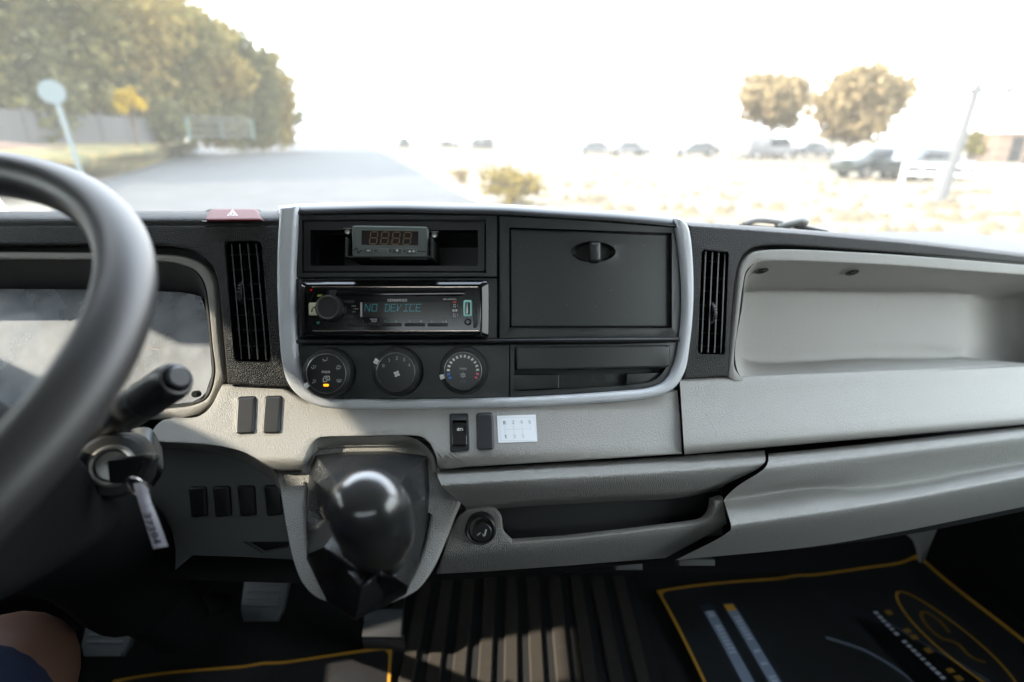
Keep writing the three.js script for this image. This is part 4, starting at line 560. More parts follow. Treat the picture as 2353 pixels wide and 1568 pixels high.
{
  const C = (t, dx = 0, dz = 0) => WC.clone().addScaledVector(colDown, t).addScaledVector(WX, dx).addScaledVector(WE, dz);
  const sec = (t, w, h, e = 3, dx = 0, dz = 0, k = 0) => Array.from({ length: 33 }, (_, i) => { const a = i / 32 * 2 * Math.PI, c = Math.cos(a), s = Math.sin(a), r = Math.pow(Math.abs(c) ** e + Math.abs(s) ** e, -1 / e); return C(t + k * (dz + h * r * s), dx + w * r * c, dz + h * r * s); });
  add(column, 'shroud', loftGeo([sec(0.05, 0.05, 0.045), sec(0.065, 0.07, 0.065, 3), sec(0.11, 0.074, 0.08, 4, 0, 0, 0.3), sec(0.165, 0.074, 0.08, 4, 0, 0, 0.7), sec(0.2, 0.07, 0.078, 3, 0, 0, 0.9), sec(0.21, 0.04, 0.045, 3, 0, 0.01, 0.9)], 64, 5), M.shroud);
  add(column, 'lower_cover', tubeGeo([C(0.13, 0, 0.02), W(190, 1230, 0.54), W(310, 1340, 0.66)], 0.058, 24, 24), M.shroud);
  const b0 = W(305, 1335, 0.655), b1 = W(418, 1440, 0.80), bl = b0.distanceTo(b1) * 1000, ribs = [[0.01, -2]]; for (let i = 0; i <= 8; i++) ribs.push([47 - i, bl * (i + 0.2) / 9], [40 - i, bl * (i + 0.7) / 9]);
  add(column, 'rubber_bellows', latheGeo(frameTo(b0, b1.clone().sub(b0)), ribs, 36), M.shroud);
  add(column, 'shaft', tubeGeo([b1.clone().lerp(b0, 0.2), V(b1.x - 0.12, 0.02, -0.9)], 0.017, 4, 14), M.deep);
  // multifunction stalk
  const tip = W(404, 872, 0.40), mid = W(330, 915, 0.42), root = W(235, 985, 0.46), dir = tip.clone().sub(mid).normalize(), sm = frameTo(root, tip.clone().sub(root)), L = tip.distanceTo(root) * 1000;
  const st = add(column, 'control_stalk', latheGeo(sm, [[0.01, -30], [9, -30], [9.5, L * 0.2], [13.4, L * 0.3], [14.2, L * 0.4], [14, L * 0.92], [13.4, L * 0.97], [11.6, L + 1], [9.6, L + 1.5], [9.2, L - 1.5]], 40), M.blackFine, { label: 'thick black stalk with a push button at its end' });
  add(st, 'stalk_button', latheGeo(sm, [[0.01, L + 6], [6.8, L + 6], [8.2, L + 5], [8.6, L - 3]], 32), M.blackFine);
  add(st, 'stalk_ring', latheGeo(sm, [[14.1, L * 0.6], [14.5, L * 0.62], [14.5, L * 0.66], [14.1, L * 0.68]], 36), M.black);
  // ignition lock
  const lk = W(262, 1070, 0.45), ld = EYE.clone().sub(lk).normalize().lerp(V(0.35, 0.5, 0.9).normalize(), 0.6), lm = frameTo(lk, ld);
  const lock = add(column, 'ignition_lock', latheGeo(lm, [[27, -45], [26, 0], [23, 6], [18, 8], [16, 8.4]], 44), M.blackFine);
  add(lock, 'lock_ring', latheGeo(lm, [[16.6, 8], [16.2, 11], [14.4, 11.8], [12.6, 10.6], [12.4, 6]], 44), M.steel);
  add(lock, 'lock_cylinder', latheGeo(lm, [[12.4, 6], [11, 8], [6, 8.6], [0.01, 8.6]], 36), M.steel);
  add(column, 'column_bracket', loftGeo([[W(300, 985, 0.5), W(345, 985, 0.5), W(372, 1030, 0.5)], [W(300, 1040, 0.49), W(345, 1045, 0.48), W(374, 1080, 0.49)], [W(300, 1100, 0.5), W(340, 1110, 0.5), W(352, 1120, 0.51)]], 12, 8), M.black);
  // key with ring and tag
  const key = thing('ignition_key', 'black-headed ignition key in its lock with a ring and white tag marked 37394', 'key', lk);
  const km = lm.clone().multiply(new THREE.Matrix4().makeRotationZ(0.25)), x = (a, b, c, w, h, d) => boxGeo(km, a, b, c, w, h, d, 1.2);
  add(key, 'key_blade', boxGeo(km, 0, 0, 6, 2.2, 8, 14, 0.3), M.chrome);
  add(key, 'key_head', [plateGeo(quadOutline([244, 1058], [322, 1048], [312, 1114], [250, 1112], 6), { n: 158, t: 8, b: 2.5, bt: 1.6, bs: 3 }), plateGeo([[300, 1050], [330, 1044], [352, 1047], [354, 1056], [322, 1114], [312, 1120], [296, 1116]], { n: 160, t: 6, b: 2.5, bt: 1.6, bs: 3, holes: [[[312, 1062], [336, 1056], [312, 1100], [302, 1102]]] })], M.blackFine);
  const rc = W(318, 1122, 0.40), ring = []; const ra = V(0.75, 0.5, 0.2).normalize(), rb = V(-0.1, 0.9, 0.4).normalize();
  for (let i = 0; i < 24; i++) { const a = i / 24 * 2 * Math.PI; ring.push(rc.clone().addScaledVector(ra, 0.0085 * Math.cos(a)).addScaledVector(rb, 0.0125 * Math.sin(a))); }
  add(key, 'key_ring', [tubeGeo(ring, 0.0007, 60, 8, true), tubeGeo(ring.map((p) => p.clone().add(V(0.0009, 0.0006, 0.001))), 0.0007, 60, 8, true)], M.chrome);
  const tagMap = canvasMap(128, 512, (c) => { c.fillStyle = '#e6e3ee'; c.fillRect(0, 0, 128, 512); c.fillStyle = 'rgba(120,115,140,0.35)'; c.fillRect(0, 188, 128, 5); c.save(); c.translate(62, 360); c.rotate(Math.PI / 2); c.fillStyle = '#11132a'; c.font = 'bold 92px sans-serif'; c.textAlign = 'center'; c.textBaseline = 'middle'; c.transform(1, 0, -0.18, 1, 0, 0); c.fillText('37394', 0, 0); c.restore(); });
  const tp = [[306, 1112, 335, 1108, 0.402], [318, 1155, 346, 1150, 0.4], [334, 1205, 365, 1198, 0.398], [352, 1262, 386, 1256, 0.4]];
  const g = loftGeo(tp.map(([a, b, c, d, e], i) => [W(a, b, e), W((a + c) / 2, (b + d) / 2, e - 0.0012), W(c, d, e)]), 6, 6); { const po = g.attributes.position, uv = new Float32Array(po.count * 2), A = W(306, 1112, 0.402), down = W(352, 1262, 0.4).sub(A), across = W(335, 1108, 0.402).sub(A), L2 = down.length(); down.normalize(); across.normalize(); const Wd = 0.0105; for (let i = 0; i < po.count; i++) { const q = V().fromBufferAttribute(po, i).sub(A); uv[2 * i] = q.dot(across.clone().addScaledVector(down, -across.dot(down)).normalize()) / Wd; uv[2 * i + 1] = 1 - q.dot(down) / L2; } g.setAttribute('uv', new THREE.BufferAttribute(uv, 2)); }
  add(key, 'key_tag', g, mat({ map: tagMap, roughness: 0.55 }), { keepUV: true, label: 'white tag with a handwritten number' });
}

// ================================================================ gear lever
const gear = thing('gear_lever', 'gear lever with a glossy black knob and creased black leather boot', 'gear lever', Q(850, 1330, 40));
{
  const kc = W(858, 1196, 0.365), base = W(835, 1290, 0.46), ax = kc.clone().sub(base).normalize(), axis = V(0.0, 0.88, 0.47).normalize(), km = frameTo(kc, axis, V(0, 0, -1));
  const prof = [[0.01, 41], [8.5, 40], [15, 37], [20, 31.6], [23.6, 24], [25.4, 13], [25.8, 0], [24.8, -14], [22.4, -28], [19, -39], [15, -46], [10, -49], [0.01, -49]];
  add(gear, 'knob', latheGeo(km, smoothLine(prof.map(([a, b]) => [a, b]), 4).map(([a, b]) => [Math.max(0.01, a), b]), 56), mat({ color: rgb(0.02, 0.021, 0.022), roughness: 0.3, clearcoat: 1, clearcoatRoughness: 0.1 }));
  add(gear, 'rod', tubeGeo([kc.clone().addScaledVector(axis, -0.035), kc.clone().addScaledVector(axis, -0.075)], 0.009, 4, 14), M.deep);
  // boot: from its frame in the surround, draped over the lower edge, gathered under the knob
  const out = smoothLine([[722, 1042], [760, 1036], [900, 1033], [968, 1035], [988, 1052], [990, 1120], [984, 1200], [966, 1275], [930, 1340], [860, 1376], [780, 1372], [735, 1332], [708, 1260], [702, 1170], [708, 1090]], 8, true);
  const fn = (v) => 0.583 - (9 + clamp((v - 1040) / 340, 0, 1.1) * 84) / 1000;
  const r0 = [[722, 1044], [800, 1036], [900, 1035], [984, 1046], [989, 1130], [981, 1220], [962, 1290], [922, 1348], [862, 1374], [800, 1370], [745, 1340], [711, 1270], [703, 1180], [709, 1090]].map(([u, v]) => [u, v, fn(v)]);
  const r1 = [[734, 1058, 0.545], [803, 1046, 0.552], [898, 1045, 0.552], [972, 1060, 0.545], [981, 1140, 0.527], [972, 1225, 0.505], [958, 1296, 0.478], [934, 1366, 0.456], [880, 1396, 0.446], [815, 1426, 0.442], [752, 1384, 0.456], [704, 1284, 0.48], [707, 1190, 0.51], [714, 1100, 0.532]];
  const r2 = [[768, 1100, 0.5], [806, 1060, 0.54], [895, 1058, 0.54], [942, 1082, 0.512], [968, 1146, 0.52], [952, 1228, 0.474], [950, 1290, 0.472], [936, 1346, 0.44], [880, 1366, 0.444], [822, 1404, 0.42], [770, 1340, 0.452], [708, 1274, 0.458], [744, 1196, 0.5], [722, 1104, 0.516]];
  const r3 = [[790, 1150, 0.466], [824, 1086, 0.512], [880, 1082, 0.512], [914, 1120, 0.474], [938, 1166, 0.49], [926, 1232, 0.448], [930, 1284, 0.45], [906, 1326, 0.424], [864, 1332, 0.43], [830, 1352, 0.41], [796, 1310, 0.432], [744, 1258, 0.44], [786, 1206, 0.462], [756, 1136, 0.488]];
  const r4 = r3.map((_, i) => { const a = (-132 + i * 360 / 14) * Math.PI / 180; return [852 + 52 * Math.cos(a), 1264 + 58 * Math.sin(a), 0.424 + (i % 2 ? 0.007 : 0)]; }), r5 = r4.map(([u, v]) => [850 + (u - 850) * 0.5, 1262 + (v - 1262) * 0.5, 0.4]);
  add(gear, 'leather_boot', loftGeo([r0, r1, r2, r3, r4, r5].map((r) => [...r, r[0]].map(([u, v, d]) => W(u, v, d))), 4, 4, { lin: true, crease: 0.62 }), M.leather);
  plate(gear, 'boot_frame', M.blackFine, out.slice(0, -1), { n: 2, t: 6, b: 3, bt: 3, nf: (u, v) => 10 + clamp((v - 1040) / 340, 0, 1.1) * 84, edge: 30, holes: [shrink(out.slice(0, -1), 0.94)] });
}
// ================================================================ floor: ribbed rubber mat, paper mats, pedals
const F0 = (u, v, y = 0) => onPlane(u, v, y);
{
  const a = F0(905, 1500), b = F0(1510, 1500), x0 = -0.27, x1 = 0.27, z0 = -1.0, z1 = 0.35;
  const rub = thing('ribbed_floor_mat', 'black rubber floor covering with raised ribs between the two paper mats', 'floor mat', V(0, 0.001, -0.3));
  add(rub, 'sheet', worldBox(x0, x1, 0.001, 0.006, z0, z1), M.rubber);
  const dusty = mat({ map: dustMap(512, 900, 60, '#3a3732', 1 / 0.3, 0.7), roughness: 0.6, bumpMap: grainBump, bumpScale: 0.0004 });
  for (let x = x0 + 0.02; x < x1 - 0.02; x += 0.047) { const w = 0.027, s = new THREE.Shape([[-w / 2, 0], [w / 2, 0], [w / 2 - 0.003, 0.007], [-w / 2 + 0.003, 0.007]].map(([p, q]) => new THREE.Vector2(p, q)));
    const g = new THREE.ExtrudeGeometry(s, { depth: z1 - z0 - 0.04, bevelEnabled: false }); g.translate(x + w / 2, 0.006, z0 + 0.02); add(rub, 'rib', crease(g, 0.4), dusty); }
}
const matBase = (x, w, h, border) => { x.fillStyle = '#2b2c2d'; x.fillRect(0, 0, w, h); for (let k = 0; k < 40; k++) { x.fillStyle = `rgba(${rnd() > 0.5 ? '70,76,84' : '18,20,24'},0.12)`; x.beginPath(); x.ellipse(rnd() * w, rnd() * h, 60 + 160 * rnd(), 30 + 60 * rnd(), 6 * rnd(), 0, 7); x.fill(); } x.strokeStyle = '#c9963a'; x.lineWidth = border; x.beginPath(); x.roundRect(border * 0.5, border * 0.5, w - border, h - border, border * 3); x.stroke(); x.lineWidth = border * 1.2; x.strokeRect(border * 0.2, border * 0.2, w - border * 0.4, h - border * 0.4); };
function paperMat(name, label, FL, FR, depth, draw, lift) {
  const y = 0.016, A = F0(...FL, y), B = F0(...FR, y), ex = B.clone().sub(A), L = ex.length(); ex.normalize(); const ez = V(-ex.z, 0, ex.x); if (ez.z < 0) ez.negate();
  const nx = 40, nz = 30, pos = [], uv = [], idx = [];
  for (let j = 0; j <= nz; j++) for (let i = 0; i <= nx; i++) { const s = i / nx, t = j / nz, p = A.clone().addScaledVector(ex, s * L).addScaledVector(ez, t * depth); p.y = y + 0.006 * Math.sin(s * 7 + 1) * Math.exp(-t * 3) + 0.006 * Math.sin(t * 9 + s * 4) + 0.004 * Math.max(0, 1 - Math.abs(s - 0.52 - 0.1 * t) * 14) + lift(s, t); pos.push(p.x, p.y, p.z); uv.push(s, 1 - t); }
  for (let j = 0; j < nz; j++) for (let i = 0; i < nx; i++) { const a = j * (nx + 1) + i, b = a + nx + 1; idx.push(a, b, a + 1, b, b + 1, a + 1); }
  const g = new THREE.BufferGeometry(); g.setAttribute('position', new THREE.Float32BufferAttribute(pos, 3)); g.setAttribute('uv', new THREE.Float32BufferAttribute(uv, 2)); g.setIndex(idx); g.computeVertexNormals();
  const m = add(null, name, g, mat({ map: canvasMap(1024, 1024, draw), roughness: 0.36 }), { keepUV: true, at: A });
  return tag(m, label, 'paper mat', 'paper floor mats');
}
paperMat('paper_floor_mat', 'black printed paper mat with gold border, oval emblem and car picture on the passenger floor', [1508, 1362], [2105, 1290], 0.62, (x, w, h) => { matBase(x, w, h, 10);
  const band = (a, seedTxt) => { x.fillStyle = '#333d47'; x.fillRect(a, 90, 50, 780); x.fillStyle = '#8f9bb0'; for (let b = 120; b < 850; b += 9) { const l = 3 + 4 * rnd(), o = 6 * rnd(); x.fillRect(a + 8 + o, b, 30 - o - 8 * rnd(), l); if (b < 420) x.fillRect(a + 6, b, 36, 9); } x.fillStyle = '#c9d2e0'; for (let b = 120; b < 860; b += 13) { if (rnd() < 0.2) { b += 16; continue; } x.fillRect(a + 16, b, 7 + 4 * rnd(), 7 + 4 * rnd()); x.fillRect(a + 27, b, 6 + 4 * rnd(), 8); } };
  band(110); band(190); x.fillStyle = '#d9a23a'; x.fillRect(196, 100, 34, 26); x.fillRect(196, 420, 34, 26);
  x.save(); x.translate(430, 490); x.rotate(-0.45); x.fillStyle = '#c9d6dc'; for (let k = 0; k < 5; k++) { x.beginPath(); x.ellipse(k * 24, -4 * (k % 2), 15, 22, 0.5, 0, 7); x.fill(); } x.restore();
  x.strokeStyle = '#6d7480'; x.lineWidth = 12; x.beginPath(); x.moveTo(470, 250); x.bezierCurveTo(620, 330, 640, 470, 600, 700); x.stroke(); x.fillStyle = '#0c0d0f'; x.beginPath(); x.moveTo(620, 190); x.lineTo(720, 250); x.lineTo(860, 620); x.lineTo(800, 900); x.lineTo(600, 700); x.fill(); x.fillStyle = '#58606e'; x.beginPath(); x.moveTo(640, 480); x.lineTo(740, 520); x.lineTo(760, 600); x.lineTo(650, 570); x.fill(); x.strokeStyle = '#5b6270'; x.lineWidth = 6; x.beginPath(); x.moveTo(700, 200); x.lineTo(800, 420); x.lineTo(880, 640); x.lineTo(980, 740); x.stroke();
  x.save(); x.translate(850, 330); x.rotate(Math.PI / 2); x.strokeStyle = '#b98a34'; x.lineWidth = 9; x.beginPath(); x.ellipse(0, 0, 210, 66, 0, 0, 7); x.stroke(); x.strokeStyle = '#7d6028'; x.lineWidth = 12; x.beginPath(); x.ellipse(-60, 2, 60, 26, 0.2, 0.3, 5.2); x.stroke(); x.beginPath(); x.moveTo(-10, 26); x.bezierCurveTo(20, -40, 50, 40, 90, -20); x.stroke(); x.fillStyle = '#a57f38'; for (let k = -200; k < 190; k += 26) if (rnd() > 0.2) x.fillRect(k, 92, 14 + 6 * rnd(), 22); x.fillStyle = '#c3c9d4'; for (let k = -150; k < 150; k += 17) if (rnd() > 0.15) x.fillRect(k, 138, 9 + 4 * rnd(), 15); x.restore(); }, (s, t) => 0.05 * Math.pow(Math.max(0, s - 0.9) * 10, 2) * 0.4);
paperMat('paper_floor_mat', 'black paper mat with gold border on the driver floor', [262, 1568], [901, 1487], 0.5, (x, w, h) => { matBase(x, w, h, 12); x.fillStyle = '#a9b6cc'; x.fillRect(640, 200, 160, 12); x.fillRect(600, 240, 240, 9); }, () => 0);
function pedal(label, c, size, up) { // pad on an arm
  const p = thing('pedal', label, 'pedal', V(c.x, 0.02, c.z - 0.12), 'foot pedals'), m = frameTo(c, V(0, 0.72, 0.7)), g = [];
  const s = new THREE.Shape(); const w = size[0] / 2, h = size[1] / 2; [[-w, h], [w, h], [w * 0.9, -h * 0.5], [w * 0.72, -h], [-w * 0.7, -h], [-w * 0.92, -h * 0.5]].forEach(([a, b], i) => i ? s.lineTo(a, b) : s.moveTo(a, b));
  const e = new THREE.ExtrudeGeometry(s, { depth: 10, bevelEnabled: true, bevelSize: 3, bevelOffset: -3, bevelThickness: 3, bevelSegments: 3 });
  const pm = mat({ color: rgb(0.07, 0.08, 0.085), roughness: 0.5 }); const pad = add(p, 'pad', inFrame(crease(e, 0.6), m), pm);
  for (const k of [0.55, 0.25, -0.05, -0.35]) add(pad, 'grip_rib', boxGeo(m, 0, k * size[1] * 0.5, 12, size[0] * 0.72, 5, 4, 1.5), pm);
  add(p, 'arm', tubeGeo([c.clone().add(V(0, 0.01, -0.01)), c.clone().add(V(0, up * 0.4, -0.12)), c.clone().add(V(0, up, -0.14))], 0.009, 12, 10), M.deep);
}
pedal('ribbed accelerator pad to the right of the steering column', W(612, 1374, 1.02), [84, 78], 0.34);
pedal('ribbed pedal pad half hidden below the steering column', W(258, 1458, 0.95), [86, 66], 0.36);
{ const p = thing('console_bracket', 'grey metal bracket on the floor below the gear lever', 'bracket', V(-0.15, 0.0, -0.9)); add(p, 'plate', boxGeo(frameTo(W(880, 1432, 1.02), V(0, 0.7, 0.7)), 0, 0, -6, 70, 46, 8, 2), mat({ color: rgb(0.05, 0.055, 0.06), roughness: 0.5 })); add(p, 'foot', boxGeo(frameTo(W(880, 1466, 1.04), V(0, 1, 0.2)), 0, 0, -40, 74, 12, 44, 2), mat({ color: rgb(0.05, 0.055, 0.06), roughness: 0.5 })); }

// ================================================================ seat and driver
{
  const seat = thing('driver_seat', 'dark fabric driver seat below the wheel', 'seat', V(-0.42, 0, 0.3)), fab = mat({ color: rgb(0.03, 0.03, 0.032), roughness: 0.95, bumpMap: leatherBump, bumpScale: 0.0004 });
  add(seat, 'cushion', boxGeo(new THREE.Matrix4().setPosition(-0.42, 0.33, 0.0), 0, 0, 0, 460, 130, 480, 40), fab);
  add(seat, 'backrest', boxGeo(new THREE.Matrix4().makeRotationX(0.2).setPosition(-0.42, 0.72, 0.44), 0, 0, 0, 460, 640, 110, 40), fab);
  add(seat, 'base', worldBox(-0.6, -0.24, 0, 0.27, 0.05, 0.45), M.deep);
  // marching cubes over tapered capsules
  const body = (caps, res, cell) => { const lo = V(9, 9, 9), hi = V(-9, -9, -9); caps.forEach(([a, ra, b, rb]) => { for (const [p, r] of [[a, ra], [b, rb]]) { lo.min(p.clone().addScalar(-r - 0.03)); hi.max(p.clone().addScalar(r + 0.03)); } });
    const size = Math.max(hi.x - lo.x, hi.y - lo.y, hi.z - lo.z), n = Math.min(110, Math.ceil(size / cell) + 4), mc = new MarchingCubes(n, new THREE.MeshBasicMaterial(), false, false, 120000), ctr = lo.clone().add(hi).multiplyScalar(0.5), half = size / 2 * 1.03; mc.isolation = 0; const p = V(), ab = V(), ap = V();
    for (let k = 0; k < n; k++) for (let j = 0; j < n; j++) for (let i = 0; i < n; i++) { p.set(ctr.x + half * (2 * i / n - 1), ctr.y + half * (2 * j / n - 1), ctr.z + half * (2 * k / n - 1)); let s = 0;
      for (const [a, ra, b, rb] of caps) { ab.copy(b).sub(a); ap.copy(p).sub(a); const t = clamp(ap.dot(ab) / ab.lengthSq(), 0, 1), d = ap.addScaledVector(ab, -t).length() - lerp(ra, rb, t); s += Math.exp(-d * 70); }
      mc.field[i + j * n + k * n * n] = Math.log(Math.max(s, 1e-30)) / 70; }
    mc.update(); const c = mc.count, g = new THREE.BufferGeometry(); g.setAttribute('position', new THREE.BufferAttribute(mc.positionArray.slice(0, c * 3), 3)); g.setAttribute('normal', new THREE.BufferAttribute(mc.normalArray.slice(0, c * 3), 3)); g.scale(half, half, half); g.translate(ctr.x, ctr.y, ctr.z); return g; };
  const kneeR = W(14, 1556, 0.57), hipR = V(-0.46, 0.47, 0.24), hipL = V(-0.58, 0.47, 0.24), kneeL = V(-0.68, 0.5, -0.2), ankR = V(-0.55, 0.09, -0.38), ankL = V(-0.7, 0.09, -0.5), chest = V(-0.52, 0.95, 0.36), neck = V(-0.52, 1.06, 0.33);
  const person = thing('person', 'seated driver in dark blue denim shorts with a bare knee, lower corner of the picture', 'person', V(-0.5, 0, -0.2));
  const skin = mat({ color: rgb(0.12, 0.06, 0.04), roughness: 0.55 }), denim = mat({ color: rgb(0.007, 0.014, 0.042), roughness: 0.9, bumpMap: grainBump, bumpScale: 0.0003 }), shirt = mat({ color: rgb(0.12, 0.12, 0.14), roughness: 0.9 });
  add(person, 'body', body([[hipR, 0.075, kneeR, 0.052], [hipL, 0.075, kneeL, 0.052], [kneeR, 0.05, ankR, 0.034], [kneeL, 0.05, ankL, 0.034], [ankR, 0.034, ankR.clone().add(V(0, -0.04, -0.16)), 0.028], [ankL, 0.034, ankL.clone().add(V(0, -0.04, -0.16)), 0.028]], 0, 0.014), skin);
  const cut = (h, k, f) => h.clone().lerp(k, f);
  add(person, 'shorts', body([[hipR, 0.092, cut(hipR, kneeR, 0.93), 0.066], [hipL, 0.092, cut(hipL, kneeL, 0.93), 0.066], [hipR, 0.11, hipL, 0.11]], 0, 0.014), denim);
}

// ================================================================ outside: ground, road, plants, street furniture, cars
const asphalt = mat({ map: dataMap(512, (i, j) => { const v = 50 + 12 * N1[j * 512 + i] + 5 * N2[j * 512 + i]; return [v * 0.98, v, v]; }, 1 / 7, true), roughness: 0.9, bumpMap: grainBump, bumpScale: 0.002 });
const soil = mat({ map: dataMap(512, (i, j) => { const v = N1[j * 512 + i], w = N2[j * 512 + i]; const k = clamp(0.55 + 1.9 * v + 0.6 * w, 0, 1); return [lerp(104, 90, k), lerp(97, 77, k), lerp(84, 56, k)]; }, 1 / 14, true), roughness: 1 });
structure('ground', new THREE.PlaneGeometry(900, 900, 4, 4).rotateX(-Math.PI / 2).translate(0, GROUND, -150).toNonIndexed(), soil);
const sheet = (pts, y) => { const s = new THREE.Shape(pts.map((p) => new THREE.Vector2(p.x, -p.z))); const g = new THREE.ShapeGeometry(s); g.rotateX(-Math.PI / 2); g.translate(0, y, 0); return g.toNonIndexed(); };
const roadL = [[60, 520], [200, 425], [300, 395], [395, 365], [440, 348], [430, 334], [380, 327]], roadR = [[1160, 500], [1090, 462], [1020, 428], [950, 388], [880, 350], [820, 330], [700, 322]];
structure('road', sheet([V(-12, 0, 20), ...roadL.map((p) => G(...p)), ...roadR.slice().reverse().map((p) => G(...p)), V(5, 0, 20)], GROUND + 0.008), asphalt);
structure('road_shoulder', sheet([...roadR.map((p) => G(...p)), ...roadR.slice().reverse().map(([u, v]) => G(u + (v - 318) * 0.35, v))], GROUND + 0.012), mat({ color: rgb(0.1, 0.095, 0.088), roughness: 1 }));
const at = (u, v, d) => { const p = W(u, v, 1).sub(EYE), k = d / Math.hypot(p.x, p.z); return EYE.clone().addScaledVector(p, k); }; // along (u, v), d metres away over the ground
structure('verge', loftGeo([[G(-300, 500), G(60, 428), G(220, 407), G(330, 384), G(395, 356), G(440, 336)].map((p) => p.setY(GROUND - 0.02)), [at(-300, 400, 20), at(30, 372, 24), at(170, 360, 30), at(290, 348, 37), at(372, 336, 52), at(440, 328, 70)], [at(-300, 348, 26), at(20, 340, 30), at(150, 335, 36), at(270, 331, 44), at(370, 327, 58), at(440, 325, 78)], [at(-300, 346, 60), at(20, 338, 60), at(150, 333, 66), at(270, 329, 74), at(370, 325, 88), at(440, 323, 100)]], 30, 6), mat({ map: dataMap(512, (i, j) => { const k = clamp(0.5 + 1.7 * N1[j * 512 + i], 0, 1); return [lerp(70, 104, k), lerp(68, 86, k), lerp(30, 42, k)]; }, 1 / 6, true), roughness: 1 }));
structure('dirt_bank', loftGeo([[at(-300, 352, 25), at(-60, 346, 27), at(60, 343, 30), at(150, 338, 33)], [at(-300, 322, 26), at(-60, 324, 28), at(60, 332, 31), at(150, 337, 34)], [at(-300, 330, 30), at(-60, 330, 31), at(60, 334, 34), at(150, 337, 36)]], 20, 4), mat({ color: rgb(0.12, 0.07, 0.045), roughness: 1 }));

function leafCrown(lobes, count, size, flat = 0.6) { // leaf-clump faces spread through several lobes, denser towards the outside
  const pos = [], nor = [], col = []; const tot = lobes.reduce((a, l) => a + l[3] * l[3], 0);
  for (const [cx, cy, cz, r, ry = r] of lobes) { const n = Math.round(count * r * r / tot);
    for (let i = 0; i < n; i++) { const d = V(rnd() - 0.5, rnd() - 0.5, rnd() - 0.5).normalize(), k = Math.pow(rnd(), 0.45) * (0.85 + 0.3 * rnd()), p = V(cx + d.x * r * k, cy + d.y * ry * k, cz + d.z * r * k), a = V(rnd() - 0.5, rnd() - 0.5, rnd() - 0.5).normalize(), b = V(rnd() - 0.5, rnd() - 0.5, rnd() - 0.5).cross(a).normalize(), s = size * (0.5 + rnd()), t = 0.72 + 0.56 * rnd();
      const q = [p.clone().addScaledVector(a, s), p.clone().addScaledVector(b, s * flat), p.clone().addScaledVector(a, -s), p.clone().addScaledVector(b, -s * flat)]; for (const e of [0, 1, 2, 0, 2, 3]) { pos.push(q[e].x, q[e].y, q[e].z); col.push(t, t * (0.94 + 0.12 * rnd() * 0), t * 0.9); } } }
  const g = new THREE.BufferGeometry(); g.setAttribute('position', new THREE.Float32BufferAttribute(pos, 3)); g.setAttribute('color', new THREE.Float32BufferAttribute(col, 3)); g.computeVertexNormals(); return g;
}
const leafMat = (r, g, b) => mat({ color: rgb(r, g, b), vertexColors: true, roughness: 1, specularIntensity: 0.2, transmission: 0.3, thickness: 0 });
const bark = mat({ color: rgb(0.09, 0.065, 0.045), roughness: 1 });
function tree(name, label, p, h, r, m, o = {}) {
  const t = thing(name, label, o.category ?? 'tree', p, o.group), low = o.low ?? 0.25, lobes = [], nl = o.lobes ?? 9;
  for (let i = 0; i < nl; i++) { const a = i / nl * 6.28 + rnd(), y = lerp(low, 0.86, rnd() ** 0.9), w = Math.sin(Math.PI * clamp((y - low * 0.6) / (1.12 - low * 0.6), 0.05, 0.95)); lobes.push([p.x + Math.cos(a) * r * 0.62 * w * (0.5 + 0.6 * rnd()), p.y + h * y, p.z + Math.sin(a) * r * 0.62 * w * (0.5 + 0.6 * rnd()), r * (0.34 + 0.22 * rnd()), r * (0.3 + 0.16 * rnd())]); }
  lobes.push([p.x, p.y + h * 0.84, p.z, r * 0.45, h * 0.17], [p.x, p.y + h * (low + 0.28), p.z, r * 0.7, h * 0.2]);
  const limbs = [tubeGeo([p.clone(), p.clone().add(V(0.1 * r * (rnd() - 0.5), h * 0.3, 0)), p.clone().add(V(0.2 * r * (rnd() - 0.5), h * 0.7, 0))], Math.max(0.08, h * (o.stem ?? 0.022)), 8, 8)];
  lobes.slice(0, 5).forEach((l) => limbs.push(tubeGeo([p.clone().add(V(0, h * 0.28, 0)), V(l[0], l[1], l[2]).lerp(p.clone().add(V(0, h * 0.5, 0)), 0.4), V(l[0], l[1], l[2])], Math.max(0.04, h * 0.01), 6, 6)));
  add(t, 'trunk', limbs, bark); add(t, 'crown', leafCrown(lobes, o.count ?? 3600, o.leaf ?? 0.26), m);
  return t;
}
const foot = (u, d) => at(u, 316, d).setY(GROUND);
const olive = leafMat(0.13, 0.118, 0.042), gold = leafMat(0.21, 0.165, 0.055), dull = leafMat(0.1, 0.1, 0.044), dry = leafMat(0.23, 0.185, 0.1);
const TG = 'roadside trees on the driver side';
[[-190, 40, 15, 6.5, olive, 'tall olive tree beyond the steering wheel, cut by the frame edge'], [-20, 46, 18, 7, dull, 'dark tall tree behind the round road sign'], [130, 50, 18, 7.2, olive, 'broad olive tree between the sign and the yellow shrub'], [255, 56, 17.5, 7.5, gold, 'golden tree rising above the yellow shrub'], [385, 64, 12.6, 6.6, olive, 'olive tree behind the pale green gate'], [470, 72, 13.4, 6.2, gold, 'golden-tipped tree over the end of the gate'], [555, 80, 13.2, 6.2, dull, 'dark green tree second from the end of the roadside row'], [617, 90, 11.6, 5.6, gold, 'last tree of the roadside row where the road vanishes']].forEach(([u, d, h, r, m, l]) => tree('roadside_tree', l, foot(u, d).setY(0.2), h, r, m, { group: TG, low: 0.08, lobes: 15, count: 10000, leaf: 0.3 }));
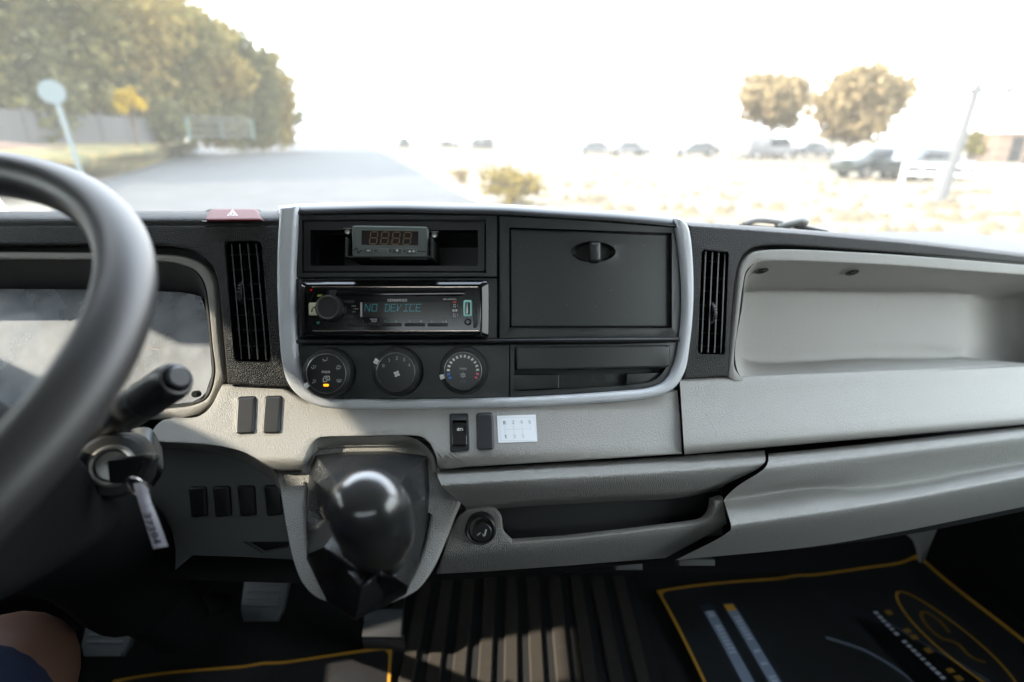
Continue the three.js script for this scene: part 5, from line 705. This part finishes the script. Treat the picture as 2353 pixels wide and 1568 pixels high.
for (const [u, d, h, r, l] of [[60, 42, 4.4, 3.6, 'dark shrub left of the sign post'], [330, 54, 5.4, 4.4, 'dark shrub beneath the golden tree'], [520, 72, 6, 4.6, 'shrub at the far end of the gate'], [660, 95, 5.6, 3.4, 'low shrub at the end of the tree row'], [410, 66, 5, 4, 'rounded shrub behind the first gate post'], [465, 70, 5, 4.2, 'shrub behind the middle of the gate'], [590, 80, 5.6, 4.4, 'shrub just past the last gate post']]) tree('hedge_shrub', l, foot(u, d).setY(0.2), h, r, dull, { category: 'shrub', group: 'shrubs under the roadside trees', low: 0.05, lobes: 8, count: 2000, leaf: 0.24 });
tree('yellow_shrub', 'bright yellow shrub among the trees above the fence', foot(312, 44).setY(0.3), 3.2, 0.95, leafMat(0.4, 0.28, 0.014), { category: 'shrub', low: 0.62, lobes: 6, count: 700, leaf: 0.13 });
tree('verge_shrub', 'yellow-green shrub at the road edge beyond the centre stack', G(1178, 470), 0.85, 1.25, leafMat(0.14, 0.105, 0.016), { category: 'shrub', low: 0.2, lobes: 6, count: 900, leaf: 0.09 });
tree('verge_shrub', 'small dark tuft beside the road left of the yellow-green shrub', G(1058, 420), 0.55, 0.5, dry, { category: 'shrub', low: 0.2, lobes: 4, count: 300, leaf: 0.08 });
tree('shade_tree', 'pale olive tree with hanging lobes on the far side, left of its round neighbour', foot(1770, 64), 7.7, 3.7, dry, { stem: 0.034, low: 0.4, lobes: 11, count: 7000, leaf: 0.26, group: 'pair of trees across the field' });
tree('shade_tree', 'round-crowned pale tree on a leaning trunk across the field', foot(1956, 58), 7.3, 4.4, dry, { stem: 0.034, low: 0.4, lobes: 14, count: 9000, leaf: 0.26, group: 'pair of trees across the field' });
tree('far_bush', 'small green bush beside the leaning pole', foot(2245, 48), 2.4, 0.9, olive, { category: 'bush', low: 0.4, lobes: 4, count: 400, leaf: 0.15 });
// tufts of dry grass on the field, far too many to count
{ const pos = [], tg = new THREE.ConeGeometry(0.16, 0.35, 5), n = 900, im = new THREE.InstancedMesh(tg, mat({ color: rgb(0.105, 0.08, 0.045), roughness: 1 }), n), m4 = new THREE.Matrix4(); for (let i = 0; i < n; i++) { let u = 1000 + 1700 * rnd(), v = 355 + 200 * rnd() ** 1.5; if (u < 1160 && v > 380) u += 300; const band = Math.sin(v * 0.21 + u * 0.004) > -0.1 ? 1 : 0.45, p = G(u, v); const s = (0.5 + 1.2 * rnd()) * band; m4.compose(p, new THREE.Quaternion().setFromEuler(new THREE.Euler(0.3 * rnd(), 6 * rnd(), 0)), V(s * 2.2, s * 0.9, s * 1.6)); im.setMatrixAt(i, m4); } im.name = 'dry_grass'; im.userData = { kind: 'stuff', label: 'dry tawny grass tufts over the bright field', category: 'grass' }; scene.add(im); }

// road sign seen from behind
{ const p = foot(172, 12.6), s = thing('road_sign', 'round pale road sign on a leaning metal post in front of the trees', 'road sign', p), top = W(124, 212, 13), base = top.clone().setY(GROUND).add(V(0.0, 0, 0)); const pale = mat({ color: rgb(0.09, 0.115, 0.115), roughness: 0.5 });
  base.set(top.x + 0.22, GROUND, top.z); add(s, 'post', tubeGeo([base, top], 0.055, 4, 10), pale); const g = new THREE.CylinderGeometry(0.26, 0.26, 0.02, 36).rotateX(Math.PI / 2).rotateY(0.5).translate(top.x, top.y, top.z + 0.07); add(s, 'disc', crease(g, 0.6), pale); }
// fence and gate on the driver side
{ const pg = mat({ color: rgb(0.085, 0.125, 0.105), roughness: 0.6 }), wm = mat({ color: rgb(0.055, 0.052, 0.048), roughness: 0.8 });
  const gt = thing('field_gate', 'pale green metal gate at the roadside below the golden trees', 'gate', foot(508, 44)); const a = at(436, 323, 49), b = at(583, 321, 53), H = 1.6;
  for (const t of [0, 0.5, 1]) { const p = a.clone().lerp(b, t); add(gt, 'post', tubeGeo([p, p.clone().add(V(0, H, 0))], t === 0.5 ? 0.05 : 0.1, 2, 8), pg); }
  for (const y of [0.3, 0.75, 1.2, 1.56]) add(gt, 'rail', tubeGeo([a.clone().add(V(0, y, 0)), b.clone().add(V(0, y, 0))], 0.05, 2, 6), mat({ color: rgb(0.09, 0.09, 0.08), roughness: 0.7 }));
  const fe = thing('boundary_wall', 'low grey boundary wall running behind the sign', 'wall', foot(150, 27)), c = at(-200, 338, 33), d = at(350, 326, 52); const dir = d.clone().sub(c), Lw = dir.length(); const g = new THREE.BoxGeometry(Lw, 2.6, 0.2).translate(Lw / 2, 0.35, 0); g.rotateY(-Math.atan2(dir.z, dir.x)); g.translate(c.x, c.y, c.z); add(fe, 'panel', g.toNonIndexed(), wm); for (let k = 0; k <= 6; k++) { const p = c.clone().addScaledVector(dir, k / 6); add(fe, 'post', worldBox(p.x - 0.16, p.x + 0.16, c.y - 1, c.y + 1.8, p.z - 0.16, p.z + 0.16), wm); } }
// leaning poles on the passenger side
const polemat = mat({ color: rgb(0.085, 0.088, 0.09), roughness: 0.8 });
for (const [b, tp, d, r, l] of [[[2160, 470], [2246, 205], 0, 0.15, 'thick leaning utility pole rising from the bright field'], [[2276, 372], [2335, 150], 0, 0.2, 'second utility pole further off beside the brown shed']]) { const g0 = G(...b), dist = Math.hypot(g0.x, g0.z), t = at(tp[0], tp[1], dist).sub(g0).multiplyScalar(1.05).add(g0), o = thing('utility_pole', l, 'pole', g0, 'utility poles'); const g = new THREE.CylinderGeometry(r * 0.7, r, g0.distanceTo(t), 14); g.rotateX(Math.PI / 2).applyMatrix4(frameTo(g0.clone().lerp(t, 0.5), t.clone().sub(g0), V(1, 0, 0))); add(o, 'shaft', crease(g, 0.6), polemat); const ca = t.clone().lerp(g0, 0.06); add(o, 'cross_arm', worldBox(ca.x - 1, ca.x + 1, ca.y - 0.06, ca.y + 0.06, ca.z - 0.06, ca.z + 0.06), polemat); }
{ const p = foot(1333, 60), o = thing('marker_post', 'thin dark post standing alone over the far field', 'post', p); const y0 = at(1333, 288, 60).y, y1 = at(1333, 250, 60).y; add(o, 'banner', worldBox(p.x - 0.16, p.x + 0.16, y0, y1, p.z - 0.05, p.z + 0.05), mat({ color: rgb(0.06, 0.07, 0.08), roughness: 0.7 })); add(o, 'pole', tubeGeo([p.clone(), p.clone().setY(y1)], 0.03, 2, 6), paintWhite); }
{ const p = foot(884, 75), o = thing('roadside_banner', 'small orange-yellow banner far down the road', 'banner', p); const y0 = at(884, 275, 75).y, y1 = at(884, 246, 75).y; add(o, 'cloth', worldBox(p.x - 0.28, p.x + 0.28, y0, y1, p.z - 0.03, p.z + 0.03), mat({ color: rgb(0.75, 0.42, 0.08), roughness: 0.8 })); add(o, 'pole', tubeGeo([p.clone(), p.clone().setY(y1)], 0.04, 2, 6), paintWhite); }
{ const p = foot(2345, 62), o = thing('brown_shed', 'brown shed with a pale roof at the right edge of the field', 'shed', p), br = mat({ color: rgb(0.2, 0.14, 0.1), roughness: 0.9 }); add(o, 'wall', worldBox(p.x - 1.6, p.x + 2.4, GROUND, GROUND + 2.2, p.z - 3, p.z), br); add(o, 'roof', worldBox(p.x - 1.8, p.x + 2.6, GROUND + 2.2, GROUND + 2.35, p.z - 3.2, p.z + 0.2), paintWhite); add(o, 'door', worldBox(p.x - 0.5, p.x + 0.4, GROUND, GROUND + 1.9, p.z + 0.005, p.z + 0.04), M.deep); }
// guard rail across the field
{ const a = G(2070, 425), b = G(2700, 455), o = thing('guard_rail', 'white metal guard rail across the field at the right', 'guard rail', a.clone().lerp(b, 0.5)); for (const y of [0.45, 0.8]) add(o, 'rail', tubeGeo([a.clone().setY(GROUND + y), b.clone().setY(GROUND + y)], 0.07, 2, 8), paintWhite); for (let k = 0; k <= 6; k++) { const p = a.clone().lerp(b, k / 6); add(o, 'post', worldBox(p.x - 0.06, p.x + 0.06, GROUND, GROUND + 0.85, p.z - 0.06, p.z + 0.06), paintWhite); } }
// thin fence along the far edge of the field
{ const a = G(900, 338), b = G(2500, 392), o = thing('field_fence', 'thin post and wire fence along the far side of the bright field', 'fence', a.clone().lerp(b, 0.5)), fm = mat({ color: rgb(0.05, 0.048, 0.045), roughness: 0.9 }); const n = 34;
  for (let k = 0; k <= n; k++) { const p = a.clone().lerp(b, 1 - (1 - k / n) ** 1.0), h = 1.3 + 0.5 * rnd(); add(o, 'post', worldBox(p.x - 0.07, p.x + 0.07, GROUND, GROUND + h, p.z - 0.07, p.z + 0.07), fm); } for (const y of [0.6, 1.15]) add(o, 'wire', tubeGeo([a.clone().setY(GROUND + y), b.clone().setY(GROUND + y)], 0.03, 2, 5), fm); }
// cars
function car(label, p, turn, paint, van = 0) {
  const o = new THREE.Group(); o.name = numbered(van ? 'parked_van' : 'parked_car'); scene.add(o); o.position.copy(p); o.rotation.y = turn; tag(o, label, van ? 'van' : 'car', 'cars parked across the field');
  const pm = mat({ color: paint, roughness: 0.25, clearcoat: 0.6 }), gm = mat({ color: rgb(0.02, 0.025, 0.03), roughness: 0.05 });
  const ext = (pts, w, bev) => { const s = new THREE.Shape(pts.map(([a, b]) => new THREE.Vector2(a, b))); const g = new THREE.ExtrudeGeometry(s, { depth: w - 2 * bev, bevelEnabled: true, bevelSize: bev, bevelOffset: -bev, bevelThickness: bev, bevelSegments: 3 }); g.translate(0, 0, -w / 2 + bev); return crease(g, 0.6); };
  const put = (n, g, m, par = o) => { boxUV(g.index ? g = g.toNonIndexed() : g); const e = new THREE.Mesh(g, m); e.name = n; e.castShadow = e.receiveShadow = true; par.add(e); return e; };
  const H = van ? 1.95 : 1.45;
  put('body', ext(van ? [[-2.2, 0.3], [2.2, 0.3], [2.25, 0.8], [1.9, 1.05], [1.4, 1.9], [-2.1, 1.95], [-2.2, 1]] : [[-2.15, 0.3], [2.15, 0.3], [2.2, 0.62], [2.05, 0.78], [1.15, 0.9], [0.45, 1.4], [-1.1, 1.45], [-1.75, 0.98], [-2.15, 0.9], [-2.2, 0.6]], 1.72, 0.1), pm);
  for (const z of [-0.865, 0.865]) put('side_window', ext(van ? [[-0.2, 1.1], [1.6, 1.1], [1.25, 1.75], [-0.2, 1.75]] : [[-1.45, 0.95], [0.95, 0.95], [0.38, 1.34], [-1.02, 1.37]], 0.03, 0.01).translate(0, 0, z), gm);
  put('windscreen', new THREE.BoxGeometry(0.03, van ? 0.8 : 0.62, 1.35).rotateZ(van ? 0.53 : 0.95).translate(van ? 1.68 : 0.83, van ? 1.48 : 1.17, 0).toNonIndexed(), gm);
  for (const x of [-1.35, 1.38]) for (const z of [-0.8, 0.8]) { const w = put('wheel', new THREE.CylinderGeometry(0.32, 0.32, 0.22, 24).rotateX(Math.PI / 2).translate(x, 0.32, z).toNonIndexed(), M.deep); put('rim', new THREE.CylinderGeometry(0.2, 0.2, 0.24, 20).rotateX(Math.PI / 2).translate(x, 0.32, z).toNonIndexed(), M.steel, w); }
  for (const z of [-0.6, 0.6]) put('headlight', new THREE.BoxGeometry(0.06, 0.14, 0.34).translate(2.17, 0.66, z).toNonIndexed(), paintWhite);
}
const wh = rgb(0.12, 0.12, 0.12), dk = rgb(0.012, 0.015, 0.017), sv = rgb(0.06, 0.065, 0.068);
[['dark green car on the field below the round tree', G(2020, 408), 0.1, rgb(0.014, 0.02, 0.019)], ['silver-grey car parked left of the pale van row in the far field', G(1365, 356), 2.9, sv], ['dark van in the far row above the yellow-green shrub', G(1108, 344), 2.2, dk, 1], ['white car right behind the silver-grey car', G(1445, 358), 0.2, wh], ['dark van at the left end of the far row', G(925, 341), 1.9, dk, 1], ['grey car in the middle of the far field', G(1600, 360), 3.0, sv], ['white van near the leaning tree trunk', G(1760, 366), 0.1, wh, 1], ['dark car at the far end of the road', G(1030, 340), 2.5, dk], ['dark car half hidden by the leaning utility pole', G(2120, 412), 0.3, dk], ['silver car between the trunks of the two pale trees', G(1865, 360), 0.2, sv], ['dark car beside the brown shed', G(2290, 362), 2.9, dk]].forEach((a) => car(...a));
// wiper resting outside the windscreen
{ const o = thing('windscreen_wiper', 'black wiper arm resting on the windscreen at the passenger side', 'wiper', V(0.45, 0.77, -0.97)); const P = (u, v) => { const d = W(u, v, 1).sub(EYE), t = (-0.955 - EYE.z) / d.z; return EYE.clone().addScaledVector(d, t); };
  add(o, 'arm', tubeGeo([P(1708, 516), P(1740, 507), P(1790, 511), P(1830, 519), P(1900, 534)], 0.0045, 30, 8), M.blackFine); add(o, 'pivot_cap', tubeGeo([P(1785, 524), P(1815, 513), P(1842, 507), P(1852, 514)], 0.008, 16, 10), mat({ color: rgb(0.12, 0.13, 0.13), roughness: 0.4 })); add(o, 'blade', tubeGeo([P(1700, 522), P(1950, 545), P(2150, 566)], 0.006, 12, 8), M.deep); }
renderer.render(scene, camera);
